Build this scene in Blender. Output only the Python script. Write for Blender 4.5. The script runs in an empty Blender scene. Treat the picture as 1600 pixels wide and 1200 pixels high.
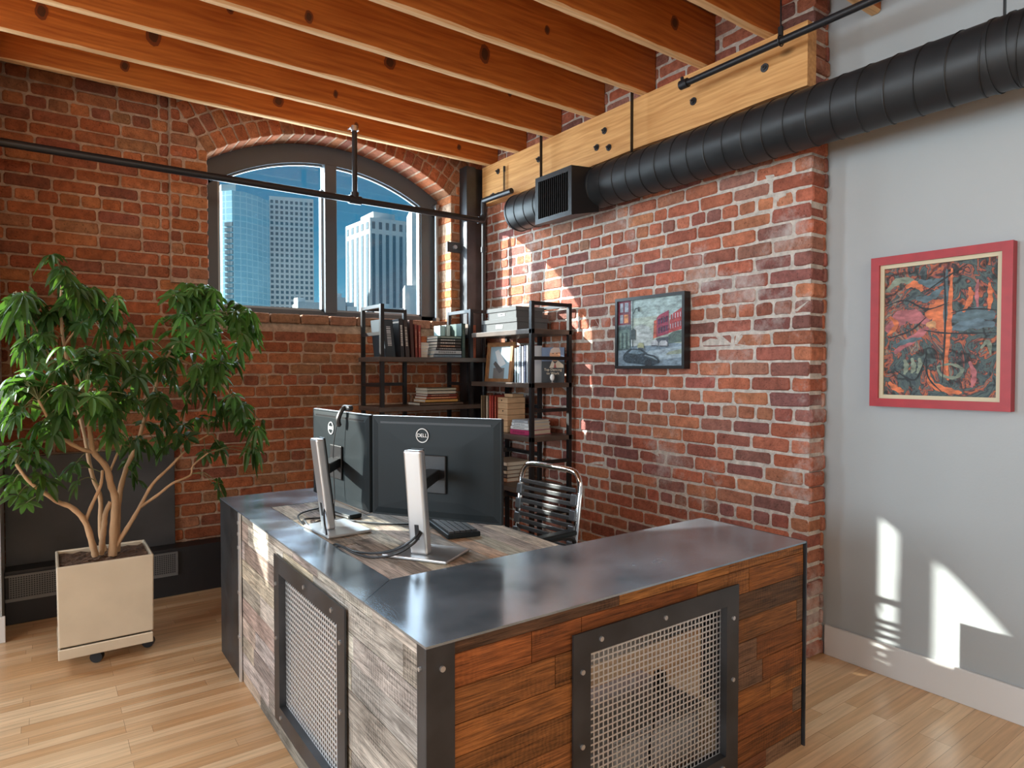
import bpy, bmesh, math, random
from mathutils import Vector, Matrix
random.seed(7)
R = random.Random(11)
SC = bpy.context.scene
COL = SC.collection

# ---------------------------------------------------------------- camera, world, sun, lights
F_PX, CAM_H = 1021.0, 1.39
YAW = math.atan(732 / F_PX)
PITCH = math.atan(23 / F_PX)
cd = bpy.data.cameras.new('camera')
cd.sensor_width = 36.0
cd.lens = F_PX / 1600 * 36.0
cd.clip_end = 1000
cam = bpy.data.objects.new('camera', cd)
COL.objects.link(cam)
cam.location = (0, 0, CAM_H)
cam.rotation_euler = (math.pi / 2 - PITCH, 0, -YAW)
SC.camera = cam

SC.view_settings.view_transform = 'Standard'
SC.view_settings.look = 'None'
SC.view_settings.gamma = 1
SC.view_settings.exposure = 0.0
try:
    SC.cycles.use_denoising = True
    SC.cycles.max_bounces = 10
    SC.cycles.diffuse_bounces = 5
    SC.cycles.glossy_bounces = 4
    SC.cycles.transparent_max_bounces = 16
    SC.cycles.sample_clamp_indirect = 6.0
except Exception:
    pass

w = bpy.data.worlds.new('sky')
SC.world = w
w.use_nodes = True
nt = w.node_tree
nt.nodes.clear()
wo = nt.nodes.new('ShaderNodeOutputWorld')
bg = nt.nodes.new('ShaderNodeBackground')
tc = nt.nodes.new('ShaderNodeTexCoord')
sx = nt.nodes.new('ShaderNodeSeparateXYZ')
rp = nt.nodes.new('ShaderNodeValToRGB')
nt.links.new(tc.outputs['Generated'], sx.inputs[0])
nt.links.new(sx.outputs['Z'], rp.inputs[0])
rp.color_ramp.elements[0].position = 0.0
rp.color_ramp.elements[0].color = (0.22, 0.58, 0.78, 1)
rp.color_ramp.elements[1].position = 0.45
rp.color_ramp.elements[1].color = (0.015, 0.10, 0.22, 1)
e = rp.color_ramp.elements.new(0.2)
e.color = (0.045, 0.25, 0.43, 1)
nt.links.new(rp.outputs[0], bg.inputs[0])
bg.inputs[1].default_value = 1.0
nt.links.new(bg.outputs[0], wo.inputs[0])

SUN_D = Vector((1.0, -0.805, -0.517)).normalized()
sl = bpy.data.lights.new('sun', 'SUN')
sl.energy = 19.0
sl.angle = math.radians(0.5)
sl.color = (1.0, 0.93, 0.82)
so = bpy.data.objects.new('sun', sl)
COL.objects.link(so)
so.rotation_euler = SUN_D.to_track_quat('-Z', 'Y').to_euler()
so.location = (-8, 8, 7)


def area(name, loc, direction, sx_, sy_, energy, color):
    l = bpy.data.lights.new(name, 'AREA')
    l.shape = 'RECTANGLE'
    l.size, l.size_y = sx_, sy_
    l.energy = energy
    l.color = color
    o = bpy.data.objects.new(name, l)
    COL.objects.link(o)
    o.location = loc
    o.rotation_euler = Vector(direction).to_track_quat('-Z', 'Y').to_euler()
    return o


# added fill lamps: cool at the left-wall openings, warm overhead in the unseen room
for yy, en in ((-2.2, 80), (0.2, 105), (2.6, 190)):
    area('window_daylight_fill', (-5.97, yy, 1.75), (1, 0, -0.15), 1.6, 2.3, en, (0.80, 0.92, 1.0))
area('warm_fill', (0.4, -2.9, 2.9), (0.12, 0.75, -0.45), 3.0, 1.0, 60, (1.0, 0.82, 0.62))  # warm fill lamp added overhead, no fixture there
area('warm_fill', (-2.4, 1.2, 3.0), (0.45, 0.1, -1), 1.2, 1.2, 26, (1.0, 0.84, 0.66))
# daylight arriving through the two arched windows of the brick wall
area('window_daylight_fill', (1.77, 5.0, 2.36), (0.0, -1, -0.25), 1.7, 1.25, 110, (0.78, 0.9, 1.0))
area('window_daylight_fill', (-1.24, 5.0, 2.36), (0.25, -1, -0.3), 1.7, 1.25, 230, (0.78, 0.9, 1.0))

# ---------------------------------------------------------------- helpers
fwv = Vector((math.sin(YAW) * math.cos(PITCH), math.cos(YAW) * math.cos(PITCH), -math.sin(PITCH)))
rtv = Vector((math.cos(YAW), -math.sin(YAW), 0))
upv = rtv.cross(fwv)


def at_y(px, py, y):          # point of the photo at world depth y
    d = fwv + rtv * ((px - 800) / F_PX) + upv * ((600 - py) / F_PX)
    return Vector((0, 0, CAM_H)) + d * (y / d.y)


MATS = {}


def mat(name, base=(0.5, 0.5, 0.5), rough=0.5, metal=0.0, attr=False, noise=0.0, nscale=8.0, nstretch=(1, 1, 1),
        bump=0.0, bscale=60.0, spec=0.5, coat=0.0, trans=0.0, emit=None, bstretch=(1, 1, 1), rnoise=0.0, sub=None):
    if name in MATS:
        return MATS[name]
    m = bpy.data.materials.new(name)
    m.use_nodes = True
    t = m.node_tree
    b = t.nodes['Principled BSDF']
    b.inputs['Roughness'].default_value = rough
    b.inputs['Metallic'].default_value = metal
    b.inputs['Specular IOR Level'].default_value = spec
    b.inputs['Coat Weight'].default_value = coat
    b.inputs['Transmission Weight'].default_value = trans
    src = None
    if attr:
        a = t.nodes.new('ShaderNodeAttribute')
        a.attribute_name = 'Col'
        src = a.outputs['Color']
    else:
        c = t.nodes.new('ShaderNodeRGB')
        c.outputs[0].default_value = (*base, 1)
        src = c.outputs[0]
    co = t.nodes.new('ShaderNodeTexCoord')
    if noise > 0 or rnoise > 0:
        mp = t.nodes.new('ShaderNodeMapping')
        mp.inputs['Scale'].default_value = nstretch
        t.links.new(co.outputs['Object'], mp.inputs[0])
        n = t.nodes.new('ShaderNodeTexNoise')
        n.inputs['Scale'].default_value = nscale
        n.inputs['Detail'].default_value = 6
        t.links.new(mp.outputs[0], n.inputs['Vector'])
        if noise > 0:
            mr = t.nodes.new('ShaderNodeMapRange')
            mr.inputs['From Min'].default_value = 0.3
            mr.inputs['From Max'].default_value = 0.7
            mr.inputs['To Min'].default_value = 1 - noise
            mr.inputs['To Max'].default_value = 1 + noise
            t.links.new(n.outputs['Fac'], mr.inputs['Value'])
            vm = t.nodes.new('ShaderNodeVectorMath')
            vm.operation = 'SCALE'
            t.links.new(src, vm.inputs[0])
            t.links.new(mr.outputs[0], vm.inputs['Scale'])
            src = vm.outputs[0]
        if rnoise > 0:
            m2 = t.nodes.new('ShaderNodeMapRange')
            m2.inputs['From Min'].default_value = 0.3
            m2.inputs['From Max'].default_value = 0.7
            m2.inputs['To Min'].default_value = max(0.02, rough - rnoise)
            m2.inputs['To Max'].default_value = rough + rnoise
            t.links.new(n.outputs['Fac'], m2.inputs['Value'])
            t.links.new(m2.outputs[0], b.inputs['Roughness'])
    t.links.new(src, b.inputs['Base Color'])
    if bump > 0:
        mp = t.nodes.new('ShaderNodeMapping')
        mp.inputs['Scale'].default_value = bstretch
        t.links.new(co.outputs['Object'], mp.inputs[0])
        n2 = t.nodes.new('ShaderNodeTexNoise')
        n2.inputs['Scale'].default_value = bscale
        n2.inputs['Detail'].default_value = 5
        t.links.new(mp.outputs[0], n2.inputs['Vector'])
        bp = t.nodes.new('ShaderNodeBump')
        bp.inputs['Strength'].default_value = bump
        bp.inputs['Distance'].default_value = 0.01
        t.links.new(n2.outputs['Fac'], bp.inputs['Height'])
        t.links.new(bp.outputs[0], b.inputs['Normal'])
    if emit:
        b.inputs['Emission Color'].default_value = (*emit[0], 1)
        b.inputs['Emission Strength'].default_value = emit[1]
    MATS[name] = m
    return m


def newobj(name, data, parent=None):
    o = bpy.data.objects.new(name, data)
    COL.objects.link(o)
    if parent is not None:
        o.parent = parent
    return o


def tag(o, label=None, cat=None, group=None, kind=None):
    if label:
        o['label'] = label
    if cat:
        o['category'] = cat
    if group:
        o['group'] = group
    if kind:
        o['kind'] = kind
    return o


def thing(name, label, cat, loc=(0, 0, 0), rz=0.0, group=None):
    o = bpy.data.objects.new(name, None)
    COL.objects.link(o)
    o.empty_display_size = 0.05
    o.location = loc
    o.rotation_euler = (0, 0, rz)
    return tag(o, label, cat, group)


class MB:
    def __init__(s):
        s.v, s.f, s.c = [], [], []

    def face(s, idx, col=None):
        s.f.append(idx)
        s.c.append(col)

    def add(s, verts, faces, col=None):
        n = len(s.v)
        s.v += [Vector(q) for q in verts]
        for f in faces:
            s.face([i + n for i in f], col)

    def box(s, a, b, col=None):
        x0, y0, z0 = a
        x1, y1, z1 = b
        s.add([(x0, y0, z0), (x1, y0, z0), (x1, y1, z0), (x0, y1, z0), (x0, y0, z1), (x1, y0, z1), (x1, y1, z1), (x0, y1, z1)],
              [(0, 3, 2, 1), (4, 5, 6, 7), (0, 1, 5, 4), (1, 2, 6, 5), (2, 3, 7, 6), (3, 0, 4, 7)], col)
        return s

    def obox(s, c, u, v, w_, col=None):       # centre and three half-axis vectors
        c, u, v, w_ = Vector(c), Vector(u), Vector(v), Vector(w_)
        if u.cross(v).dot(w_) < 0:
            u = -u
        s.add([c - u - v - w_, c + u - v - w_, c + u + v - w_, c - u + v - w_, c - u - v + w_, c + u - v + w_, c + u + v + w_, c - u + v + w_],
              [(0, 3, 2, 1), (4, 5, 6, 7), (0, 1, 5, 4), (1, 2, 6, 5), (2, 3, 7, 6), (3, 0, 4, 7)], col)
        return s

    def bar(s, p, q, wd, ht=None, up=(0, 0, 1), col=None):
        p, q = Vector(p), Vector(q)
        d = q - p
        up = Vector(up)
        if abs(d.normalized().dot(up)) > 0.95:
            up = Vector((1, 0, 0))
        a = d.cross(up).normalized()
        b = a.cross(d).normalized()
        ht = wd if ht is None else ht
        return s.obox((p + q) / 2, d / 2, a * wd / 2, b * ht / 2, col)

    def tube(s, pts, r, n=10, col=None, cap=True, closed=False):
        pts = [Vector(p) for p in pts]
        rr = r if isinstance(r, (list, tuple)) else [r] * len(pts)
        m = len(pts)
        base = len(s.v)
        prev = None
        for i, p in enumerate(pts):
            if closed:
                d = pts[(i + 1) % m] - pts[i - 1]
            else:
                d = pts[min(i + 1, m - 1)] - pts[max(i - 1, 0)]
            d.normalize()
            if prev is None:
                a = d.orthogonal().normalized()
            else:
                a = (prev - d * prev.dot(d))
                a = a.normalized() if a.length > 1e-6 else d.orthogonal().normalized()
            prev = a
            b = d.cross(a)
            for k in range(n):
                t = 2 * math.pi * k / n
                s.v.append(p + (a * math.cos(t) + b * math.sin(t)) * rr[i])
        for i in range(m if closed else m - 1):
            j = (i + 1) % m
            for k in range(n):
                s.face([base + i * n + k, base + i * n + (k + 1) % n, base + j * n + (k + 1) % n, base + j * n + k], col)
        if cap and not closed:
            s.face([base + k for k in reversed(range(n))], col)
            s.face([base + (m - 1) * n + k for k in range(n)], col)
        return s

    def disc(s, c, nrm, r, t=0.002, n=20, col=None):
        c, nrm = Vector(c), Vector(nrm).normalized()
        return s.tube([c, c + nrm * t], r, n, col)

    def prism(s, poly, off, col=None):        # polygon of 3d points extruded by vector off
        poly = [Vector(p) for p in poly]
        off = Vector(off)
        n = len(poly)
        nn = Vector((0, 0, 0))
        for i in range(n):
            nn += poly[i].cross(poly[(i + 1) % n])
        if nn.dot(off) > 0:
            poly = poly[::-1]
        vs = poly + [p + off for p in poly]
        fs = [tuple(range(n)), tuple(reversed(range(n, 2 * n)))]
        for i in range(n):
            j = (i + 1) % n
            fs.append((i, n + i, n + j, j))
        s.add(vs, fs, col)
        return s

    def build(s, name, material, parent=None, world=True, smooth=False, bevel=0.0, segs=2, recalc=False, mat2=None):
        me = bpy.data.meshes.new(name)
        vs = s.v
        if parent is not None and world:
            p = parent
            M = Matrix.Identity(4)
            while p is not None:
                M = (Matrix.Translation(p.location) @ p.rotation_euler.to_matrix().to_4x4()) @ M
                p = p.parent
            Mi = M.inverted()
            vs = [Mi @ q for q in vs]
        org = Vector((0, 0, 0))
        if parent is None and vs:
            lo = [min(q[i] for q in vs) for i in range(3)]
            hi = [max(q[i] for q in vs) for i in range(3)]
            org = Vector(((lo[0] + hi[0]) / 2, (lo[1] + hi[1]) / 2, lo[2]))
            vs = [q - org for q in vs]
        me.from_pydata([tuple(q) for q in vs], [], s.f)
        if any(c is not None and c != 'B' for c in s.c):
            ca = me.color_attributes.new('Col', 'FLOAT_COLOR', 'CORNER')
            buf = []
            for poly, c in zip(me.polygons, s.c):
                c = c or (0.5, 0.5, 0.5)
                buf += [c[0], c[1], c[2], 1.0] * poly.loop_total
            ca.data.foreach_set('color', buf)
        if recalc:
            bm = bmesh.new()
            bm.from_mesh(me)
            bmesh.ops.recalc_face_normals(bm, faces=bm.faces)
            bm.to_mesh(me)
            bm.free()
        if smooth:
            me.polygons.foreach_set('use_smooth', [True] * len(me.polygons))
        me.materials.append(material)
        if mat2 is not None:
            me.materials.append(mat2)
            for poly, c in zip(me.polygons, s.c):
                poly.material_index = 1 if c == 'B' else 0
        o = newobj(name, me, parent)
        if parent is None:
            o.location = org
        if bevel > 0:
            bv = o.modifiers.new('bevel', 'BEVEL')
            bv.width = bevel
            bv.segments = segs
            bv.limit_method = 'ANGLE'
            bv.angle_limit = math.radians(40)
        if smooth and hasattr(me, 'set_sharp_from_angle'):
            me.set_sharp_from_angle(angle=math.radians(40))
        return o


def text_mesh(body, size, material, parent, name='lettering', loc=(0, 0, 0), right=(1, 0, 0), up=(0, 0, 1), ext=0.0005, align='CENTER', world=False, font_scale=1.0):
    cu = bpy.data.curves.new('txt', 'FONT')
    cu.body = body
    cu.size = size
    cu.extrude = ext
    cu.align_x = align
    cu.align_y = 'CENTER'
    to = bpy.data.objects.new('txt', cu)
    COL.objects.link(to)
    dg = bpy.context.evaluated_depsgraph_get()
    me = bpy.data.meshes.new_from_object(to.evaluated_get(dg))
    bpy.data.objects.remove(to)
    r, u = Vector(right).normalized(), Vector(up).normalized()
    n = r.cross(u)
    for v in me.vertices:
        v.co = Vector(loc) + r * v.co.x * font_scale + u * v.co.y + n * v.co.z
    if world and parent is not None:
        M = parent.matrix_basis.inverted()
        for v in me.vertices:
            v.co = M @ v.co
    me.materials.clear()
    me.materials.append(material)
    return newobj(name, me, parent)


def smooth_path(pts, k=6):
    pts = [Vector(p) for p in pts]
    out = []
    n = len(pts)
    for i in range(n - 1):
        p0, p1, p2, p3 = pts[max(i - 1, 0)], pts[i], pts[i + 1], pts[min(i + 2, n - 1)]
        for j in range(k):
            t = j / k
            out.append(0.5 * ((2 * p1) + (-p0 + p2) * t + (2 * p0 - 5 * p1 + 4 * p2 - p3) * t * t + (-p0 + 3 * p1 - 3 * p2 + p3) * t ** 3))
    out.append(pts[-1])
    return out


# ---------------------------------------------------------------- materials
def brick_mat(name, white, wpos, mort=False):
    m = bpy.data.materials.new(name)
    m.use_nodes = True
    t = m.node_tree
    b = t.nodes['Principled BSDF']
    b.inputs['Roughness'].default_value = 0.88
    b.inputs['Specular IOR Level'].default_value = 0.25
    a = t.nodes.new('ShaderNodeAttribute')
    a.attribute_name = 'Col'
    co = t.nodes.new('ShaderNodeTexCoord')
    n = t.nodes.new('ShaderNodeTexNoise')
    n.inputs['Scale'].default_value = 22
    n.inputs['Detail'].default_value = 8
    n.inputs['Roughness'].default_value = 0.7
    t.links.new(co.outputs['Object'], n.inputs['Vector'])
    mr = t.nodes.new('ShaderNodeMapRange')
    for k_, v_ in (('From Min', .3), ('From Max', .7), ('To Min', .62), ('To Max', 1.35)):
        mr.inputs[k_].default_value = v_
    t.links.new(n.outputs['Fac'], mr.inputs['Value'])
    vm = t.nodes.new('ShaderNodeVectorMath')
    vm.operation = 'SCALE'
    t.links.new(a.outputs['Color'], vm.inputs[0])
    t.links.new(mr.outputs[0], vm.inputs['Scale'])
    # pits
    vo = t.nodes.new('ShaderNodeTexNoise')
    vo.inputs['Scale'].default_value = 95
    vo.inputs['Detail'].default_value = 3
    t.links.new(co.outputs['Object'], vo.inputs['Vector'])
    pr_ = t.nodes.new('ShaderNodeMapRange')
    for k_, v_ in (('From Min', .30), ('From Max', .40), ('To Min', .55), ('To Max', 1.0)):
        pr_.inputs[k_].default_value = v_
    t.links.new(vo.outputs['Fac'], pr_.inputs['Value'])
    v2 = t.nodes.new('ShaderNodeVectorMath')
    v2.operation = 'SCALE'
    t.links.new(vm.outputs[0], v2.inputs[0])
    t.links.new(pr_.outputs[0], v2.inputs['Scale'])
    # lime smears left on the brick
    n2 = t.nodes.new('ShaderNodeTexNoise')
    n2.inputs['Scale'].default_value = 2.3
    n2.inputs['Detail'].default_value = 9
    n2.inputs['Roughness'].default_value = 0.72
    t.links.new(co.outputs['Object'], n2.inputs['Vector'])
    w2 = t.nodes.new('ShaderNodeMapRange')
    w2.inputs['From Min'].default_value = wpos
    w2.inputs['From Max'].default_value = wpos + 0.14
    w2.inputs['To Max'].default_value = white
    t.links.new(n2.outputs['Fac'], w2.inputs['Value'])
    mx = t.nodes.new('ShaderNodeMixRGB')
    mx.inputs[2].default_value = (0.60, 0.55, 0.52, 1)
    t.links.new(w2.outputs[0], mx.inputs[0])
    t.links.new(v2.outputs[0], mx.inputs[1])
    t.links.new(mx.outputs[0], b.inputs['Base Color'])
    bp = t.nodes.new('ShaderNodeBump')
    bp.inputs['Strength'].default_value = 0.55
    bp.inputs['Distance'].default_value = 0.012
    t.links.new(vo.outputs['Fac'], bp.inputs['Height'])
    t.links.new(bp.outputs[0], b.inputs['Normal'])
    return m


M_BRICK_R = brick_mat('brick_side', 0.66, 0.548)
M_BRICK_W = brick_mat('brick_window', 0.35, 0.66)
M_MORT_R = mat('mortar_light', (0.57, 0.52, 0.47), 0.95, noise=0.25, nscale=30, bump=0.9, bscale=90, spec=0.2)
M_MORT_W = mat('mortar_tan', (0.46, 0.32, 0.23), 0.95, noise=0.25, nscale=30, bump=0.9, bscale=90, spec=0.2)
M_STEEL = mat('blackened_steel', (0.36, 0.44, 0.52), 0.21, 0.75, noise=0.35, nscale=4, rnoise=0.07, nstretch=(1, 1, 1))
M_STEEL_D = mat('dark_steel', (0.075, 0.078, 0.085), 0.42, 0.75, noise=0.3, nscale=6, rnoise=0.08)
M_PANEL = mat('grey_steel_panel', (0.085, 0.085, 0.09), 0.5, 0.5, noise=0.25, nscale=3, rnoise=0.08)
M_BLACK = mat('black_metal', (0.018, 0.018, 0.02), 0.4, 0.3)
M_DUCT = mat('duct_black', (0.020, 0.023, 0.026), 0.45, 0.1, noise=0.2, nscale=5, rnoise=0.08)
M_PIPE = mat('pipe_black', (0.022, 0.022, 0.025), 0.35, 0.3)
M_MESH = mat('mesh_zinc', (0.80, 0.82, 0.84), 0.42, 0.8)
M_CHROME = mat('chrome', (0.8, 0.82, 0.84), 0.12, 1.0)
M_SILVER = mat('brushed_silver', (0.62, 0.64, 0.66), 0.33, 0.85)
M_PLASTIC = mat('black_plastic', (0.015, 0.020, 0.023), 0.42, spec=0.16)
M_RUBBER = mat('black_rubber', (0.07, 0.075, 0.08), 0.4)
M_WHITEP = mat('white_wall_paint', (0.39, 0.415, 0.425), 0.40, noise=0.03, nscale=2, bump=0.04, bscale=120)
M_TRIM = mat('white_trim_paint', (0.66, 0.65, 0.64), 0.35)
M_FRAME = mat('window_frame_bronze', (0.075, 0.09, 0.105), 0.4, 0.2)
M_WHITE = mat('white_mark', (0.85, 0.87, 0.88), 0.5)
M_PAPER = mat('paper', (0.74, 0.69, 0.58), 0.8, bump=0.3, bscale=30, bstretch=(1, 1, 30))
M_COL = mat('painted', attr=True, rough=0.55)
M_LEAF_STEM = mat('plant_bark', (0.50, 0.31, 0.17), 0.75, noise=0.25, nscale=14, nstretch=(1, 1, .4), bump=0.3, bscale=60)


def joist_mat(name, c_lo, c_hi, along, knots=True):
    m = bpy.data.materials.new(name)
    m.use_nodes = True
    t = m.node_tree
    b = t.nodes['Principled BSDF']
    b.inputs['Roughness'].default_value = 0.5
    b.inputs['Specular IOR Level'].default_value = 0.35
    co = t.nodes.new('ShaderNodeTexCoord')
    # grain: noise strongly stretched along the member, warped by a slower noise
    warp = t.nodes.new('ShaderNodeTexNoise')
    warp.inputs['Scale'].default_value = 1.6
    warp.inputs['Detail'].default_value = 2
    t.links.new(co.outputs['Object'], warp.inputs['Vector'])
    ws = t.nodes.new('ShaderNodeVectorMath')
    ws.operation = 'SCALE'
    ws.inputs['Scale'].default_value = 0.05
    t.links.new(warp.outputs['Color'], ws.inputs[0])
    ad = t.nodes.new('ShaderNodeVectorMath')
    t.links.new(co.outputs['Object'], ad.inputs[0])
    t.links.new(ws.outputs[0], ad.inputs[1])
    mp = t.nodes.new('ShaderNodeMapping')
    mp.inputs['Scale'].default_value = (0.5, 12, 12) if along == 0 else (12, 0.5, 12)
    t.links.new(ad.outputs[0], mp.inputs[0])
    n = t.nodes.new('ShaderNodeTexNoise')
    n.inputs['Scale'].default_value = 5
    n.inputs['Detail'].default_value = 6
    t.links.new(mp.outputs[0], n.inputs['Vector'])
    cr = t.nodes.new('ShaderNodeValToRGB')
    cr.color_ramp.elements[0].position = 0.3
    cr.color_ramp.elements[0].color = (*c_lo, 1)
    cr.color_ramp.elements[1].position = 0.72
    cr.color_ramp.elements[1].color = (*c_hi, 1)
    t.links.new(n.outputs['Fac'], cr.inputs[0])
    out = cr.outputs[0]
    if knots:
        mk = t.nodes.new('ShaderNodeMapping')
        mk.inputs['Scale'].default_value = (1.1, 2.2, 2.2) if along == 0 else (2.2, 1.1, 2.2)
        t.links.new(ad.outputs[0], mk.inputs[0])
        vo = t.nodes.new('ShaderNodeTexVoronoi')
        vo.inputs['Scale'].default_value = 1.9
        t.links.new(mk.outputs[0], vo.inputs['Vector'])
        kr = t.nodes.new('ShaderNodeValToRGB')
        kr.color_ramp.elements[0].position = 0.045
        kr.color_ramp.elements[0].color = (0.22, 0.22, 0.22, 1)
        kr.color_ramp.elements[1].position = 0.11
        kr.color_ramp.elements[1].color = (1, 1, 1, 1)
        t.links.new(vo.outputs['Distance'], kr.inputs[0])
        mx = t.nodes.new('ShaderNodeMixRGB')
        mx.blend_type = 'MULTIPLY'
        mx.inputs[0].default_value = 0.9
        t.links.new(out, mx.inputs[1])
        t.links.new(kr.outputs[0], mx.inputs[2])
        out = mx.outputs[0]
    t.links.new(out, b.inputs['Base Color'])
    bp = t.nodes.new('ShaderNodeBump')
    bp.inputs['Strength'].default_value = 0.15
    bp.inputs['Distance'].default_value = 0.004
    t.links.new(n.outputs['Fac'], bp.inputs['Height'])
    t.links.new(bp.outputs[0], b.inputs['Normal'])
    return m


M_JOIST = joist_mat('joist_fir', (0.36, 0.088, 0.014), (0.62, 0.20, 0.036), 0, False)
M_UNDER = joist_mat('joist_worn_lit_under', (0.58, 0.33, 0.15), (0.82, 0.56, 0.32), 0, False)  # worn lower edges and undersides, paler with floor bounce light painted in
M_UNDER.node_tree.nodes['Principled BSDF'].inputs['Roughness'].default_value = 0.85
M_UNDER.node_tree.nodes['Principled BSDF'].inputs['Specular IOR Level'].default_value = 0.1
M_BEAM = joist_mat('beam_fir', (0.50, 0.235, 0.075), (0.74, 0.41, 0.16), 1)
M_DECK = joist_mat('deck_boards', (0.16, 0.06, 0.025), (0.28, 0.11, 0.04), 1, False)


def board_mat(name, stretch, dark=0.5, saw=0.2):
    m = mat(name, attr=True, rough=0.62, noise=0.30, nscale=7, nstretch=stretch, bump=0.3, bscale=14, bstretch=stretch, spec=0.25)
    t = m.node_tree
    # every board gets its own stretch of grain
    for mpn in [q for q in t.nodes if q.type == 'MAPPING']:
        lk_ = mpn.inputs['Vector'].links[0]
        fs_ = lk_.from_socket
        av = t.nodes.new('ShaderNodeAttribute')
        av.attribute_name = 'Col'
        ml = t.nodes.new('ShaderNodeVectorMath')
        ml.operation = 'SCALE'
        ml.inputs['Scale'].default_value = 37.0
        t.links.new(av.outputs['Color'], ml.inputs[0])
        adn = t.nodes.new('ShaderNodeVectorMath')
        t.links.new(fs_, adn.inputs[0])
        t.links.new(ml.outputs[0], adn.inputs[1])
        t.links.new(adn.outputs[0], mpn.inputs['Vector'])
    b = t.nodes['Principled BSDF']
    link = [l for l in t.links if l.to_socket == b.inputs['Base Color']][0]
    src = link.from_socket
    co = t.nodes.new('ShaderNodeTexCoord')
    mp = t.nodes.new('ShaderNodeMapping')
    mp.inputs['Scale'].default_value = tuple(1.0 if q < 1 else 2.5 for q in stretch)
    t.links.new(co.outputs['Object'], mp.inputs[0])
    n = t.nodes.new('ShaderNodeTexNoise')
    n.inputs['Scale'].default_value = 4.5
    n.inputs['Detail'].default_value = 7
    n.inputs['Roughness'].default_value = 0.65
    t.links.new(mp.outputs[0], n.inputs['Vector'])
    mr = t.nodes.new('ShaderNodeMapRange')
    for k_, v_ in (('From Min', .50), ('From Max', .68), ('To Min', 0.0), ('To Max', dark)):
        mr.inputs[k_].default_value = v_
    t.links.new(n.outputs['Fac'], mr.inputs['Value'])
    mx = t.nodes.new('ShaderNodeMixRGB')
    mx.inputs[2].default_value = (0.045, 0.034, 0.027, 1)
    t.links.new(mr.outputs[0], mx.inputs[0])
    t.links.new(src, mx.inputs[1])
    # fine fibres along the board
    av = t.nodes.new('ShaderNodeAttribute')
    av.attribute_name = 'Col'
    ml = t.nodes.new('ShaderNodeVectorMath')
    ml.operation = 'SCALE'
    ml.inputs['Scale'].default_value = 21.0
    t.links.new(av.outputs['Color'], ml.inputs[0])
    adn = t.nodes.new('ShaderNodeVectorMath')
    t.links.new(co.outputs['Object'], adn.inputs[0])
    t.links.new(ml.outputs[0], adn.inputs[1])
    mp2 = t.nodes.new('ShaderNodeMapping')
    mp2.inputs['Scale'].default_value = tuple(0.9 if q < 1 else 26.0 for q in stretch)
    t.links.new(adn.outputs[0], mp2.inputs[0])
    n3 = t.nodes.new('ShaderNodeTexNoise')
    n3.inputs['Scale'].default_value = 9
    n3.inputs['Detail'].default_value = 8
    n3.inputs['Roughness'].default_value = 0.75
    n3.inputs['Distortion'].default_value = 0.6
    t.links.new(mp2.outputs[0], n3.inputs['Vector'])
    m3 = t.nodes.new('ShaderNodeMapRange')
    for k_, v_ in (('From Min', .36), ('From Max', .60), ('To Min', .38), ('To Max', 1.22)):
        m3.inputs[k_].default_value = v_
    t.links.new(n3.outputs['Fac'], m3.inputs['Value'])
    out = m3.outputs[0]
    if saw > 0:
        wv_ = t.nodes.new('ShaderNodeTexWave')
        wv_.bands_direction = 'X' if stretch[0] < 1 else 'Y'
        wv_.inputs['Scale'].default_value = 22
        wv_.inputs['Distortion'].default_value = 6.0
        wv_.inputs['Detail'].default_value = 2
        wv_.inputs['Detail Scale'].default_value = 2.0
        t.links.new(adn.outputs[0], wv_.inputs['Vector'])
        ms = t.nodes.new('ShaderNodeTexNoise')
        ms.inputs['Scale'].default_value = 3.5
        t.links.new(adn.outputs[0], ms.inputs['Vector'])
        gate = t.nodes.new('ShaderNodeMapRange')
        for k_, v_ in (('From Min', .48), ('From Max', .60), ('To Min', 0.0), ('To Max', saw)):
            gate.inputs[k_].default_value = v_
        t.links.new(ms.outputs['Fac'], gate.inputs['Value'])
        pm_ = t.nodes.new('ShaderNodeMath')
        pm_.operation = 'MULTIPLY'
        t.links.new(wv_.outputs['Fac'], pm_.inputs[0])
        t.links.new(gate.outputs[0], pm_.inputs[1])
        om = t.nodes.new('ShaderNodeMath')
        om.operation = 'SUBTRACT'
        t.links.new(out, om.inputs[0])
        t.links.new(pm_.outputs[0], om.inputs[1])
        out = om.outputs[0]
    vf = t.nodes.new('ShaderNodeVectorMath')
    vf.operation = 'SCALE'
    t.links.new(mx.outputs[0], vf.inputs[0])
    t.links.new(out, vf.inputs['Scale'])
    t.links.new(vf.outputs[0], b.inputs['Base Color'])
    return m


M_BOARD_X = board_mat('reclaimed_board_x', (0.8, 12, 12))
M_BOARD_Y = board_mat('reclaimed_board_y', (12, 0.8, 12), 0.6, 0.3)
M_SAW = M_BOARD_Y

# ---------------------------------------------------------------- brickwork
BRICK_R = [(0.36, 0.115, 0.07), (0.40, 0.135, 0.08), (0.31, 0.105, 0.075), (0.44, 0.17, 0.095), (0.27, 0.115, 0.095), (0.33, 0.15, 0.105), (0.23, 0.095, 0.08), (0.42, 0.13, 0.075), (0.36, 0.14, 0.085)]
BRICK_W = [(0.36, 0.115, 0.048), (0.42, 0.15, 0.062), (0.30, 0.092, 0.042), (0.25, 0.085, 0.048), (0.39, 0.14, 0.06), (0.31, 0.135, 0.068), (0.34, 0.105, 0.042)]


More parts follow.
